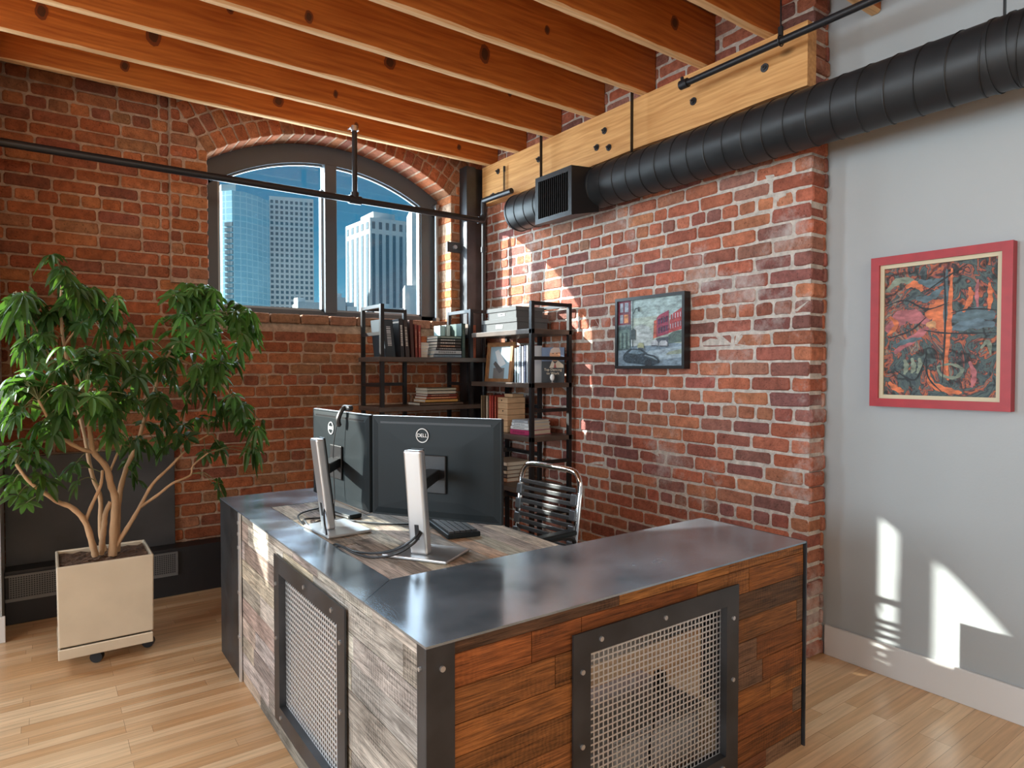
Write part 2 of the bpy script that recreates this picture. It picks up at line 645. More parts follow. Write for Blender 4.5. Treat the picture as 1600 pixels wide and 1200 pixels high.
def brick(mb, P, u0, u1, z0, z1, d0, d1, col, rnd, j=0.0022, bev=0.005):
    """rough brick; P(u, z, d) gives the world point, d towards the room"""
    L = u1 - u0
    ns = 3 if L > 0.14 else (2 if L > 0.07 else 1)
    c = min(0.009, L * 0.2)
    rim = []
    for i in range(ns + 1):
        rim.append((u0 + c + (L - 2 * c) * i / ns, z0))
    rim.append((u1, z0 + c)); rim.append((u1, z1 - c))
    for i in range(ns, -1, -1):
        rim.append((u0 + c + (L - 2 * c) * i / ns, z1))
    rim.append((u0, z1 - c)); rim.append((u0, z0 + c))
    rim = [(u + rnd.uniform(-j, j), z + rnd.uniform(-j, j)) for u, z in rim]
    cu, cz = (u0 + u1) / 2, (z0 + z1) / 2
    n = len(rim)
    base = len(mb.v)
    for (u, z) in rim:
        mb.v.append(Vector(P(u, z, d0)))
    dj = [d1 - bev + rnd.uniform(-0.002, 0.001) for _ in rim]
    for (u, z), dd in zip(rim, dj):
        mb.v.append(Vector(P(u, z, dd)))
    for (u, z) in rim:
        uu = u + (bev if u < cu else -bev) * min(1, abs(u - cu) / (L / 2 + 1e-6)) * 1.0
        zz = z + (bev if z < cz else -bev) * min(1, abs(z - cz) / ((z1 - z0) / 2 + 1e-6))
        mb.v.append(Vector(P(uu, zz, d1 + rnd.uniform(-0.0012, 0.0012))))
    for k in range(n):
        k2 = (k + 1) % n
        mb.face([base + k, base + k2, base + n + k2, base + n + k], col)
        mb.face([base + n + k, base + n + k2, base + 2 * n + k2, base + 2 * n + k], col)
    mb.face([base + 2 * n + k for k in range(n)], col)


def jit(c, rnd, a=0.16):
    k = 1 + rnd.uniform(-a, a)
    return tuple(max(0.01, q * k * (1 + rnd.uniform(-0.05, 0.05))) for q in c)


COURSE, LEN, JT = 0.0755, 0.218, 0.011
WY = 4.59                                   # brick face of the window wall, left of the arch
AC_X, AC_Z, AR = 1.765, 1.422, 1.618        # arch circle of the seen window
OX0, OX1, SILL = 0.87, 2.66, 1.775
TH0 = math.asin(0.895 / AR)


def arch_free(x, z, cx=AC_X):
    """False where the opening or the arch rings are"""
    dx, dz = x - cx, z - AC_Z
    if abs(dx) < 0.895 and SILL - 0.075 < z < 2.77:
        return False
    r = math.hypot(dx, dz)
    if z > 1.9 and r < AR + 0.335 and abs(math.atan2(dx, dz)) < TH0:
        return False
    return True


def raised(x, z):
    return (0.655 <= x and z > 1.93) or (x > 2.655 and z > 1.7)


mb = MB()
rnd = random.Random(5)
row = 0
z = 0.0
while z < 3.28:
    z1 = z + COURSE - JT
    header = (row % 7 == 3)
    L = 0.104 if header else LEN
    xs = -0.36 - (L * 0.5 if row % 2 else 0) - rnd.uniform(0, 0.02)
    marks = [-0.36, 0.655, 0.87, 2.66, 3.0]
    while xs < 2.98:
        Lb = L * (1 + rnd.uniform(-0.05, 0.05)) if not header else L
        if rnd.random() < 0.06:
            Lb *= 0.5
        a, b_ = xs, xs + Lb - JT
        xs += Lb
        zc = (z + z1) / 2
        # free sub-intervals of the brick
        segs, cur = [], None
        nst = max(2, int((b_ - a) / 0.008))
        for i in range(nst + 1):
            xx = a + (b_ - a) * i / nst
            ok = all(arch_free(xx, q) for q in (z + 0.012, z1 - 0.012)) and -0.36 < xx < 2.97
            key = (ok, raised(xx, zc))
            if ok and cur is not None and cur[2] == key:
                cur[1] = xx
            else:
                if cur is not None:
                    segs.append(cur)
                cur = [xx, xx, key] if ok else None
        if cur is not None:
            segs.append(cur)
        for s0, s1, key in segs:
            if s1 - s0 < 0.03:
                continue
            d1 = 0.04 if key[1] else 0.0
            deep = False
            if 1.70 < zc < 2.78 and (abs(s1 - OX0) < 0.02 or abs(s0 - OX1) < 0.02):
                deep = True
                if abs(s0 - OX1) < 0.02: s0 = OX1
                if abs(s1 - OX0) < 0.02: s1 = OX0
            col = jit(rnd.choice(BRICK_W), rnd)
            P = lambda u, zz, d: (u, WY - d, zz)
            if rnd.random() < 0.02: d1 -= 0.004
            brick(mb, P, s0, s1, z, z1, -0.25 if deep else -0.02, d1 + rnd.uniform(-0.003, 0.003), col, rnd)
    z += COURSE
    row += 1
# the three rings of the arch (inner ring runs the depth of the reveal)
for ring, (ra, rb, wid) in enumerate(((AR, AR + 0.102, 0.073), (AR + 0.113, AR + 0.216, 0.076), (AR + 0.227, AR + 0.33, 0.08))):
    nb = int(2 * TH0 * ra / wid)
    for i in range(nb):
        t0 = -TH0 + 2 * TH0 * i / nb
        t1 = t0 + 2 * TH0 / nb - 0.010 / ra
        def P(u, r, d, ra=ra):
            return (AC_X + r * math.sin(u), WY - d, AC_Z + r * math.cos(u))
        Lr = rb - ra
        # build in (angle, radius) space with explicit rounded outline
        c = 0.008
        outline = [(t0 + c / ra, ra), (t1 - c / ra, ra), (t1, ra + c), (t1, (ra + rb) / 2), (t1, rb - c), (t1 - c / ra, rb), (t0 + c / ra, rb), (t0, rb - c), (t0, (ra + rb) / 2), (t0, ra + c)]
        outline = [(u + rnd.uniform(-.0015, .0015), r + rnd.uniform(-.002, .002)) for u, r in outline]
        col = jit(rnd.choice(BRICK_W), rnd)
        base = len(mb.v)
        n = len(outline)
        cu, cr_ = (t0 + t1) / 2, (ra + rb) / 2
        dd = 0.04 + rnd.uniform(-0.003, 0.003)
        for (u, r) in outline: mb.v.append(Vector(P(u, r, -0.25 if ring == 0 else 0.0)))
        for (u, r) in outline: mb.v.append(Vector(P(u, r, dd - 0.005)))
        for (u, r) in outline: mb.v.append(Vector(P(cu + (u - cu) * 0.88, cr_ + (r - cr_) * 0.92, dd)))
        for k in range(n):
            k2 = (k + 1) % n
            mb.face([base + k, base + k2, base + n + k2, base + n + k], col)
            mb.face([base + n + k, base + n + k2, base + 2 * n + k2, base + 2 * n + k], col)
        mb.face([base + 2 * n + k for k in range(n)], col)
# brick-and-stone sill
for i in range(9):
    xa = OX0 - 0.02 + i * 0.205
    brick(mb, lambda u, zz, d: (u, WY - d, zz), xa, min(xa + 0.196, OX1 + 0.02), SILL - 0.068, SILL - 0.004, -0.25, 0.035, jit((0.30, 0.15, 0.09), rnd), rnd)
# the same brickwork continues round the next arched window, beyond the white partition
mb2 = MB()
for f_, c_ in zip(mb.f, mb.c):
    q_ = [mb.v[i] for i in f_]
    if max(p.x for p in q_) - 3.0 < -0.33:
        mb2.add([p - Vector((3.0, 0, 0)) for p in q_], [tuple(range(len(q_)))], c_)
tag(mb2.build('wall_window_far_bay', M_BRICK_W), kind='structure')
wall_w = mb.build('wall_window', M_BRICK_W, recalc=True)
tag(wall_w, kind='structure')


# mortar body of the window wall: columns around the two arched openings (the second one is left of the frame)
def arch_z(x, cx, off=0.0):
    q = (AR + off) ** 2 - (x - cx) ** 2
    return AC_Z + math.sqrt(max(q, 0))


mb = MB()
YB0, YB1 = WY + 0.007, WY + 0.30
def wall_column(x0, x1, y0, segs_):
    for (za0, za1, zb0, zb1) in segs_:
        mb.add([(x0, y0, za0), (x1, y0, zb0), (x1, YB1, zb0), (x0, YB1, za0), (x0, y0, za1), (x1, y0, zb1), (x1, YB1, zb1), (x0, YB1, za1)],
               [(0, 3, 2, 1), (4, 5, 6, 7), (0, 1, 5, 4), (1, 2, 6, 5), (2, 3, 7, 6), (3, 0, 4, 7)])
def opening(cx, sill):
    n = 28
    xs_ = [cx - 0.90 + 1.80 * i / n for i in range(n + 1)]
    for a, b_ in zip(xs_[:-1], xs_[1:]):
        za, zb = arch_z(a, cx, .006), arch_z(b_, cx, .006)
        yy = YB0 - 0.04
        mb.add([(a, yy, za), (b_, yy, zb), (b_, YB1, zb), (a, YB1, za), (a, yy, 3.3), (b_, yy, 3.3), (b_, YB1, 3.3), (a, YB1, 3.3)],
               [(0, 3, 2, 1), (4, 5, 6, 7), (0, 1, 5, 4), (1, 2, 6, 5), (2, 3, 7, 6), (3, 0, 4, 7)])
        wall_column(a, b_, YB0, [(0, sill - 0.012, 0, sill - 0.012)])
opening(AC_X, SILL)
opening(-1.235, SILL)
wall_column(-6.0, -2.135, YB0, [(0, 3.3, 0, 3.3)])
wall_column(-0.335, 0.655, YB0, [(0, 3.3, 0, 3.3)])
wall_column(0.655, 0.865, YB0, [(0, 1.935, 0, 1.935)])
wall_column(0.655, 0.865, YB0 - 0.04, [(1.935, 3.3, 1.935, 3.3)])
wall_column(2.665, 3.6, YB0, [(0, 1.7, 0, 1.7)])
wall_column(2.665, 3.6, YB0 - 0.04, [(1.7, 3.3, 1.7, 3.3)])
tag(mb.build('wall_window_mortar', M_MORT_W), kind='structure')

# side brick wall: face at x = 2.96, from the corner to its rough end at y = 1.69
SX, SY_END = 2.96, 1.69
mb = MB()
rnd = random.Random(9)
z, row = 0.0, 0
while z < 3.28:
    z1 = z + COURSE - JT
    header = (row % 7 == 1)
    L = 0.104 if header else LEN
    ys = SY_END + rnd.uniform(-0.010, 0.012)
    first = True
    sag = lambda u: 0.0
    while ys < 4.6:
        Lb = L * (1 + rnd.uniform(-0.06, 0.06)) if not header else L
        if first and row % 2:
            Lb = 0.104
        if rnd.random() < 0.07 and not header:
            Lb *= 0.5
        a, b_ = ys, min(ys + Lb - JT, 4.62)
        ys += Lb
        if b_ - a < 0.03:
            first = False
            continue
        col = jit(rnd.choice(BRICK_R), rnd)
        dd = rnd.uniform(-0.004, 0.004)
        brick(mb, lambda u, zz, d: (SX - d, u, zz + 0.0), a, b_, z + rnd.uniform(-.0015, .0015), z1 + rnd.uniform(-.0015, .0015), -0.105 if first else -0.02, dd, col, rnd, j=0.003)
        if first:      # the end face shows a second brick behind
            brick(mb, lambda u, zz, d: (u, SY_END - d, zz), SX + 0.105, SX + 0.128, z, z1, -0.1, rnd.uniform(-.006, .006) , jit(rnd.choice(BRICK_R), rnd), rnd, j=0.002)
        first = False
    z += COURSE
    row += 1
tag(mb.build('wall_brick_side', M_BRICK_R, recalc=True), kind='structure')
mb = MB().box((SX + 0.0045, SY_END + 0.012, 0), (3.5, 4.6, 3.3))
tag(mb.build('wall_brick_side_mortar', M_MORT_R), kind='structure')

# white plaster wall beyond it, its baseboard, the rest of the room
PX = 3.095
tag(MB().box((PX, -4.2, 0), (3.5, SY_END + 0.03, 3.3)).build('wall_right', M_WHITEP), kind='structure')
tag(MB().box((PX - 0.016, -4.2, 0), (PX - 0.0005, SY_END - 0.008, 0.145)).build('baseboard_right', M_TRIM, bevel=0.003), kind='structure')
# short white partition at the left edge of the view with its baseboard
tag(MB().box((-0.335, 4.19, 0), (-0.188, WY, 3.3)).build('wall_partition', M_WHITEP), kind='structure')
tag(MB().box((-0.345, 4.176, 0), (-0.174, 4.1895, 0.135)).build('baseboard_partition', M_TRIM, bevel=0.003), kind='structure')
tag(MB().box((-6.3, -4.4, 0), (3.5, -4.2, 3.3)).build('wall_back', M_WHITEP), kind='structure')
mb = MB()
WINS = [(-3.0, -1.4), (-0.6, 1.0), (1.8, 3.4)]
prev = -4.2
for a, b_ in WINS:
    mb.box((-6.25, prev, 0), (-6.0, a, 3.3))
    mb.box((-6.25, a, 0), (-6.0, b_, 0.6))
    mb.box((-6.25, a, 2.9), (-6.0, b_, 3.3))
    prev = b_
mb.box((-6.25, prev, 0), (-6.0, WY + .3, 3.3))
tag(mb.build('wall_left', M_WHITEP), kind='structure')

# floor of narrow maple strips
m = bpy.data.materials.new('maple_strips')
m.use_nodes = True
t = m.node_tree
b = t.nodes['Principled BSDF']
b.inputs['Roughness'].default_value = 0.28
b.inputs['Specular IOR Level'].default_value = 0.45
co = t.nodes.new('ShaderNodeTexCoord')
bt = t.nodes.new('ShaderNodeTexBrick')
bt.offset = 0.37
bt.offset_frequency = 3
bt.squash = 0.8
bt.squash_frequency = 5
for k_, v_ in (('Scale', 1.0), ('Mortar Size', 0.0007), ('Mortar Smooth', 0.1), ('Bias', -0.1), ('Brick Width', 0.82), ('Row Height', 0.057)):
    bt.inputs[k_].default_value = v_
bt.inputs['Color1'].default_value = (0.58, 0.34, 0.165, 1)
bt.inputs['Color2'].default_value = (0.78, 0.56, 0.34, 1)
bt.inputs['Mortar'].default_value = (0.30, 0.17, 0.09, 1)
t.links.new(co.outputs['Object'], bt.inputs['Vector'])
mp = t.nodes.new('ShaderNodeMapping')
mp.inputs['Scale'].default_value = (1.2, 22, 1)
t.links.new(co.outputs['Object'], mp.inputs[0])
n = t.nodes.new('ShaderNodeTexNoise')
n.inputs['Scale'].default_value = 3
n.inputs['Detail'].default_value = 7
t.links.new(mp.outputs[0], n.inputs['Vector'])
mr = t.nodes.new('ShaderNodeMapRange')
for k_, v_ in (('From Min', .3), ('From Max', .7), ('To Min', .84), ('To Max', 1.14)):
    mr.inputs[k_].default_value = v_
t.links.new(n.outputs['Fac'], mr.inputs['Value'])
vm = t.nodes.new('ShaderNodeVectorMath')
vm.operation = 'SCALE'
t.links.new(bt.outputs['Color'], vm.inputs[0])
t.links.new(mr.outputs[0], vm.inputs['Scale'])
t.links.new(vm.outputs[0], b.inputs['Base Color'])
M_FLOOR = m
tag(MB().box((-6.3, -4.4, -0.1), (3.5, WY + 0.3, 0)).build('floor', M_FLOOR), kind='structure')

# ceiling deck, joists, ledger beam
tag(MB().box((-6.3, -4.4, 3.285), (3.5, WY + 0.3, 3.4)).build('ceiling', M_DECK), kind='structure')
JB = 3.0
M_KNOT = mat('knot_ring', (0.20, 0.052, 0.014), 0.5)
M_KNOT2 = mat('knot_heart', (0.085, 0.032, 0.014), 0.45)
rnd = random.Random(3)
jy = [4.315, 3.935, 3.53, 3.10, 2.67, 2.25, 1.86]
jlab = ['warm fir ceiling joist nearest the window wall, sprinkler riser clamped to it', 'second ceiling joist out from the window wall', 'third ceiling joist out from the window wall, duct hanger strap beside it',
        'fourth ceiling joist out from the window wall', 'fifth ceiling joist out from the window wall, knotty and worn along its lower edge', 'sixth ceiling joist out from the window wall, ending just before the sprinkler stub',
        'seventh ceiling joist, last one still resting on the pale ledger beam']
for i, y in enumerate(jy + [1.455, 1.04, 0.63, 0.22]):
    x0, x1 = -6.0, 2.955 if i < 7 else 3.09
    o = thing('ceiling_joist', None, None, (x0, y, JB))
    mb = MB()
    n = 160
    vs = []
    ch_ = 0.0
    for k in range(n + 1):
        xx = x0 + (x1 - x0) * k / n
        ch_ = max(0.0, min(0.008, ch_ + rnd.uniform(-0.004, 0.004)))     # worn arris
        c2 = rnd.uniform(0.001, 0.004)
        vs += [(xx, y + 0.001, JB + 0.003 + ch_), (xx, y + 0.004 + ch_, JB + rnd.uniform(0, 0.0008)), (xx, y + 0.045 - c2, JB), (xx, y + 0.045, JB + c2 + 0.001), (xx, y + 0.045, 3.284), (xx, y, 3.284)]
    mb.v = [Vector(q) for q in vs]
    mb.face((0, 1, 2, 3, 4, 5)); mb.face(tuple(6 * n + q for q in (5, 4, 3, 2, 1, 0)))
    for k in range(n):
        a, b_ = 6 * k, 6 * k + 6
        for q in range(6):
            q2 = (q + 1) % 6
            mb.face((a + q, b_ + q, b_ + q2, a + q2), 'B' if q in (0, 1, 2) else None)
    mb.build('timber', M_JOIST, o, recalc=True, mat2=M_UNDER)
    if i < 7:
        kx = -0.2 + rnd.uniform(0, .4)
        while kx < 2.7:
            kz = JB + rnd.uniform(.05, .22)
            rr_ = rnd.uniform(.009, .024)
            el = rnd.uniform(1.0, 1.7)
            km = MB()
            for (f_, dd_, mk_) in ((1.6, .0004, None), (1.0, .0007, 'B')):
                km.prism([(kx + rr_ * f_ * math.cos(q * .5236) * (1 + .12 * math.sin(q * 2.1)), y - dd_, kz + rr_ * el * f_ * math.sin(q * .5236)) for q in range(12)], (0, dd_ + .0005, 0), mk_)
            km.build('knot', M_KNOT, o, recalc=True, mat2=M_KNOT2)
            kx += rnd.uniform(.35, 1.0)
    if i < 7:
        tag(o, jlab[i], 'joist', 'ceiling joists')
    elif i == 7:
        tag(o, 'ceiling joist past the end of the ledger beam, nearest the camera', 'joist', 'ceiling joists')
    else:
        tag(o, 'ceiling joist overhead above the camera, out of frame', 'joist', 'ceiling joists')

bm_root = thing('ledger_beam', 'thick pale fir ledger beam bolted along the top of the brick side wall', 'beam', (2.9, 3.0, 2.70))
mb = MB()
n = 30
vs, fs = [], []
for k in range(n + 1):
    yy = 1.68 + (4.425 - 1.68) * k / n
    sg = 0.004 * math.sin(k * 0.7)
    vs += [(2.88, yy, 2.70 + sg), (2.953, yy, 2.70 + sg), (2.953, yy, 2.998), (2.88, yy, 2.998)]
fs = [(0, 1, 2, 3), (4 * n + 3, 4 * n + 2, 4 * n + 1, 4 * n)]
for k in range(n):
    a, b_ = 4 * k, 4 * k + 4
    for q in range(4):
        fs.append((a + q, b_ + q, b_ + (q + 1) % 4, a + (q + 1) % 4))
mb.add(vs, fs)
mb.build('timber', M_BEAM, bm_root, recalc=True)
for (yy, zz) in ((4.20, 2.92), (4.27, 2.75), (3.69, 2.88), (3.02, 2.885), (3.09, 2.80), (2.98, 2.77), (2.33, 2.84), (1.90, 2.86)):
    mb = MB()
    mb.disc((2.8795, yy, zz), (-1, 0, 0), 0.021, 0.004)
    mb.tube([(2.876, yy, zz), (2.866, yy, zz)], 0.012, 6)
    mb.tube([(2.866, yy, zz), (2.855, yy, zz)], 0.006, 8)
    mb.build('bolt', M_STEEL_D, bm_root)

# ---------------------------------------------------------------- arched window
M_BEAD = mat('frame_bead', (0.30, 0.33, 0.35), 0.35, 0.7)
M_CHAN = mat('channel_grey', (0.25, 0.26, 0.27), 0.3, 0.8)
GY0, GY1 = 4.765, 4.83


mg = bpy.data.materials.new('window_glass')
mg.use_nodes = True
t = mg.node_tree
t.nodes.remove(t.nodes['Principled BSDF'])
tr = t.nodes.new('ShaderNodeBsdfTransparent')
tr.inputs[0].default_value = (0.93, 0.97, 0.98, 1)
gl = t.nodes.new('ShaderNodeBsdfGlossy')
gl.inputs['Roughness'].default_value = 0.02
mx = t.nodes.new('ShaderNodeMixShader')
mx.inputs[0].default_value = 0.04
t.links.new(tr.outputs[0], mx.inputs[1])
t.links.new(gl.outputs[0], mx.inputs[2])
t.links.new(mx.outputs[0], t.nodes['Material Output'].inputs[0])


def make_window(name, cx):
    OX0, OX1, AC_X = cx - 0.895, cx + 0.895, cx
    win = thing(name, None, None, (cx, 4.8, SILL))
    win['kind'] = 'structure'

    def arc_pts(r, x0, x1, y, n=26):
        return [(x0 + (x1 - x0) * i / n, y, AC_Z + math.sqrt(r * r - (x0 + (x1 - x0) * i / n - AC_X) ** 2)) for i in range(n + 1)]


    mb = MB()
    # head: curved band between the brick arch and the glass
    n = 30
    xa, xb = OX0 + 0.002, OX1 - 0.002
    r_in = AR - 0.135
    for (q0, q1, ya, yb) in ((0.0, 0.135, GY0, GY1),):
        for i in range(n):
            a = xa + (xb - xa) * i / n
            b_ = xa + (xb - xa) * (i + 1) / n
            zo = [AC_Z + math.sqrt((AR - 0.002) ** 2 - (q - AC_X) ** 2) for q in (a, b_)]
            zi = [AC_Z + math.sqrt(r_in ** 2 - (q - AC_X) ** 2) for q in (a, b_)]
            mb.add([(a, ya, zi[0]), (b_, ya, zi[1]), (b_, yb, zi[1]), (a, yb, zi[0]), (a, ya, zo[0]), (b_, ya, zo[1]), (b_, yb, zo[1]), (a, yb, zo[0])],
                   [(0, 3, 2, 1), (4, 5, 6, 7), (0, 1, 5, 4), (1, 2, 6, 5), (2, 3, 7, 6), (3, 0, 4, 7)])
    mb.box((xa, GY0, SILL), (OX0 + 0.10, GY1, 2.70))
    mb.box((OX1 - 0.15, GY0, SILL), (OX1 - 0.002, GY1, 2.70))
    mb.box((xa, GY0, SILL), (xb, GY1, SILL + 0.045))
    mb.build('frame', M_FRAME, win)
    mb = MB()
    mb.box(((cx - 0.065), GY0 - 0.03, SILL + 0.03), ((cx + 0.025), GY1, 2.90))
    mb.build('mullion', M_FRAME, win, bevel=0.003)
    mb = MB()
    for (a, b_, th) in ((OX0 + 0.10, (cx - 0.065), 0.016), ((cx + 0.025), OX1 - 0.15, 0.016)):
        mb.box((a, GY0 + 0.012, SILL + 0.045), (a + th, GY1 - 0.01, 2.68))
        mb.box((b_ - th, GY0 + 0.012, SILL + 0.045), (b_, GY1 - 0.01, 2.72))
        mb.box((a, GY0 + 0.012, SILL + 0.045), (b_, GY1 - 0.01, SILL + 0.06))
        pts = arc_pts(r_in - 0.008, a, b_, (GY0 + GY1) / 2, 16)
        mb.tube(pts, 0.009, 6)
    mb.build('glazing_bead', M_BEAD, win)
    mb = MB()
    mb.tube([(OX1 - 0.035, 4.72, SILL + 0.03), (OX1 - 0.035, 4.72, 2.72)], 0.016, 10)
    mb.box((OX1 - 0.05, 4.70, SILL), (OX1 - 0.02, 4.765, SILL + 0.035))
    mb.box((OX1 - 0.05, 4.70, 2.70), (OX1 - 0.02, 4.765, 2.73))
    mb.build('shade_channel', M_CHAN, win)
    for (a, b_) in ((OX0 + 0.10, (cx - 0.065)), ((cx + 0.025), OX1 - 0.15)):
        pts = arc_pts(r_in - 0.001, a, b_, 4.80, 14)
        poly = [(a, 4.80, SILL + 0.045), (b_, 4.80, SILL + 0.045)] + pts[::-1]
        MB().prism(poly, (0, 0.005, 0)).build('glass_pane', mg, win)



make_window('window_1', AC_X)
make_window('window_2', -1.235)

# ---------------------------------------------------------------- city beyond the window
M_SUNW = mat('tower_concrete', (0.72, 0.74, 0.75), 0.7)
M_TGLASS = mat('tower_glass_dark', (0.13, 0.20, 0.25), 0.25, spec=0.5)
mtg = mat('curtain_wall_blue', (0.30, 0.55, 0.68), 0.3)
t = mtg.node_tree
bb = t.nodes['Principled BSDF']
co = t.nodes.new('ShaderNodeTexCoord')
bt = t.nodes.new('ShaderNodeTexBrick')
bt.offset = 0
for k_, v_ in (('Scale', 1.0), ('Mortar Size', 0.10), ('Brick Width', 1.3), ('Row Height', 1.3)):
    bt.inputs[k_].default_value = v_
bt.inputs['Color1'].default_value = (0.22, 0.50, 0.66, 1)
bt.inputs['Color2'].default_value = (0.26, 0.55, 0.70, 1)
bt.inputs['Mortar'].default_value = (0.40, 0.66, 0.76, 1)
rot = t.nodes.new('ShaderNodeMapping')
rot.inputs['Rotation'].default_value = (math.pi / 2, 0, 0)
t.links.new(co.outputs['Object'], rot.inputs[0])
t.links.new(rot.outputs[0], bt.inputs['Vector'])
t.links.new(bt.outputs['Color'], bb.inputs['Base Color'])

ZG = -12.0
root = thing('glass_tower', 'curved blue glass tower at the left side of the arched window view', 'building', (35, 152, ZG))
mb = MB()
poly = []
for px_, tt in ((322, 170), (330, 158), (338, 152.5), (350, 149), (365, 147.5), (385, 148), (405, 150.5), (423, 154)):
    d = at_y(px_, 577, 1.0); d.z = 0; d.normalize()
    poly.append((d.x * tt, d.y * tt, ZG))
poly += [(42.5, 172, ZG), (30, 185, ZG)]
top = 1.39 + 0.2463 * 150
MB().prism(poly, (0, 0, top - ZG)).build('curtain_wall', mtg, root, recalc=True)
MB().prism([(poly[3][0], poly[3][1] + 1, top), (poly[4][0] + 1, poly[4][1] + 1, top), (poly[4][0] + 2, poly[4][1] + 12, top), (poly[3][0], poly[3][1] + 12, top)], (0, 0, 1.6)).build('roof_block', M_SUNW, root, recalc=True)
mb = MB()
for i in range(26):
    zc = 1.39 + 0.20 * 150 - i * 1.15
    a, b_ = Vector(poly[3]), Vector(poly[4])
    nrm = Vector((b_.y - a.y, -(b_.x - a.x), 0)).normalized()
    c = (a * 0.35 + b_ * 0.65)
    for k in range(3):
        q = c + (b_ - a) * (-0.22 + 0.22 * k)
        q.z = zc
        mb.obox(q + nrm * 0.05, (b_ - a).normalized() * 0.42, nrm * 0.15, (0, 0, 0.40))
mb.build('balcony_strip', M_TGLASS, root)['kind'] = 'stuff'

root = thing('office_tower', 'pale gridded office tower with square windows beside the blue glass tower', 'building', (47, 153, ZG))
A = Vector((0.2650, 0.9643, 0)) * 158
B = Vector((0.3228, 0.9465, 0)) * 158
Lb = (B - A).length
u = (B - A).normalized()
nrm = Vector((u.y, -u.x, 0))
ztop = 1.39 + 0.2475 * 158
mb = MB()
mb.prism([(A.x, A.y, ZG), (B.x, B.y, ZG), tuple(Vector((B.x, B.y, ZG)) - nrm * 10), tuple(Vector((A.x, A.y, ZG)) - nrm * 10)], (0, 0, ztop - ZG))
mb.build('facade', M_SUNW, root, recalc=True)
cols, rows_ = 9, 22
cw = Lb / cols
rest = MB()
k = 0
for r_ in range(rows_):
    for c_ in range(cols):
        p = A + u * (cw * (c_ + 0.5))
        p.z = ztop - 1.2 - r_ * (cw * 1.13)
        tgt = MB() if k < 99 else rest
        tgt.obox(p + nrm * 0.02, u * cw * 0.29, nrm * 0.05, (0, 0, cw * 0.32))
        if k < 99:
            tgt.build('window', M_TGLASS, root)
        k += 1
rest.build('lower_windows', M_TGLASS, root)['kind'] = 'stuff'

root = thing('striped_tower', 'tall tower with vertical window stripes in the right pane of the arched window', 'building', (72, 163, ZG))
Cn = Vector((0.3977, 0.9175, 0)) * 168
Lf = Vector((0.3653, 0.9309, 0)) * 181
Rg = Vector((0.4520, 0.8920, 0)) * 172
zt = 1.39 + 0.2265 * 168
mb = MB()
bk = (Lf + Rg) - Cn
mb.prism([(Cn.x, Cn.y, ZG), (Rg.x, Rg.y, ZG), (bk.x, bk.y, ZG), (Lf.x, Lf.y, ZG)], (0, 0, zt - ZG))
mb.build('facade', M_SUNW, root, recalc=True)
for (P0, P1, ns) in ((Lf, Cn, 5), (Cn, Rg, 6)):
    uu = (P1 - P0).normalized()
    nn = Vector((uu.y, -uu.x, 0))
    wdt = (P1 - P0).length / ns
    for i in range(ns):
        p = P0 + uu * (wdt * (i + 0.5))
        mb = MB()
        p.z = (zt - 4 + ZG) / 2
        mb.obox(p + nn * 0.05, uu * wdt * 0.22, nn * 0.08, (0, 0, (zt - 4 - ZG) / 2))
        mb.build('window_stripe', M_TGLASS, root)
        mb = MB()
        p.z = zt - 1.9
        mb.obox(p + nn * 0.05, uu * wdt * 0.22, nn * 0.08, (0, 0, 0.9))
        mb.build('top_window', M_TGLASS, root)
pc = (Cn + bk) / 2
MB().box((pc.x - 3, pc.y - 4, zt), (pc.x + 3, pc.y + 4, zt + 2.2)).build('roof_block', M_SUNW, root)
d = Vector((0.4535, 0.8913, 0)) * 120
root = thing('sunlit_building', 'sunlit white building at the right edge of the window view', 'building', (d.x, d.y, ZG))
MB().prism([(d.x, d.y, ZG), (d.x + 6, d.y - 3, ZG), (d.x + 9, d.y + 4, ZG), (d.x + 3, d.y + 8, ZG)], (0, 0, 1.39 + .245 * 120 - ZG)).build('walls', M_SUNW, root, recalc=True)
MB().prism([(d.x - 1.9, d.y - 1, ZG), (d.x + .5, d.y - 2, ZG), (d.x + 3, d.y + 4, ZG), (d.x + .6, d.y + 5, ZG)], (0, 0, 1.39 + .125 * 120 - ZG)).build('wing', M_SUNW, root, recalc=True)
for (pxa, pxb, sl_, lab) in ((466, 503, 0.098, 'low pale flat roofed block at the foot of the office tower'), (524, 541, 0.106, 'small blue grey block left of the striped tower'), (543, 558, 0.093, 'low white rooftop block just above the window sill, right pane'), (600, 632, 0.092, 'low white block in front of the striped tower by the shelf')):
    a = at_y(pxa, 577, 1.0); a.z = 0; a.normalize()
    b_ = at_y(pxb, 577, 1.0); b_.z = 0; b_.normalize()
    a, b_ = a * 110, b_ * 110
    root = thing('low_building', lab, 'building', (a.x, a.y, ZG))
    MB().prism([(a.x, a.y, ZG), (b_.x, b_.y, ZG), (b_.x + 1, b_.y + 6, ZG), (a.x + 1, a.y + 6, ZG)], (0, 0, 1.39 + sl_ * 110 - ZG)).build('walls', mat('block_grey', (0.5, 0.56, 0.6), 0.7) if pxa != 543 else M_SUNW, root, recalc=True)
    MB().prism([(a.x + .3, a.y + 1, 1.39 + sl_ * 110), (a.x + 1.5, a.y + 1, 1.39 + sl_ * 110), (a.x + 1.5, a.y + 3, 1.39 + sl_ * 110), (a.x + .3, a.y + 3, 1.39 + sl_ * 110)], (0, 0, .8)).build('roof_unit', M_SUNW, root, recalc=True)
tag(MB().box((-400, 20, ZG - 1), (600, 900, ZG)).build('ground', mat('city_ground', (0.28, 0.3, 0.3), 0.9)), kind='structure')

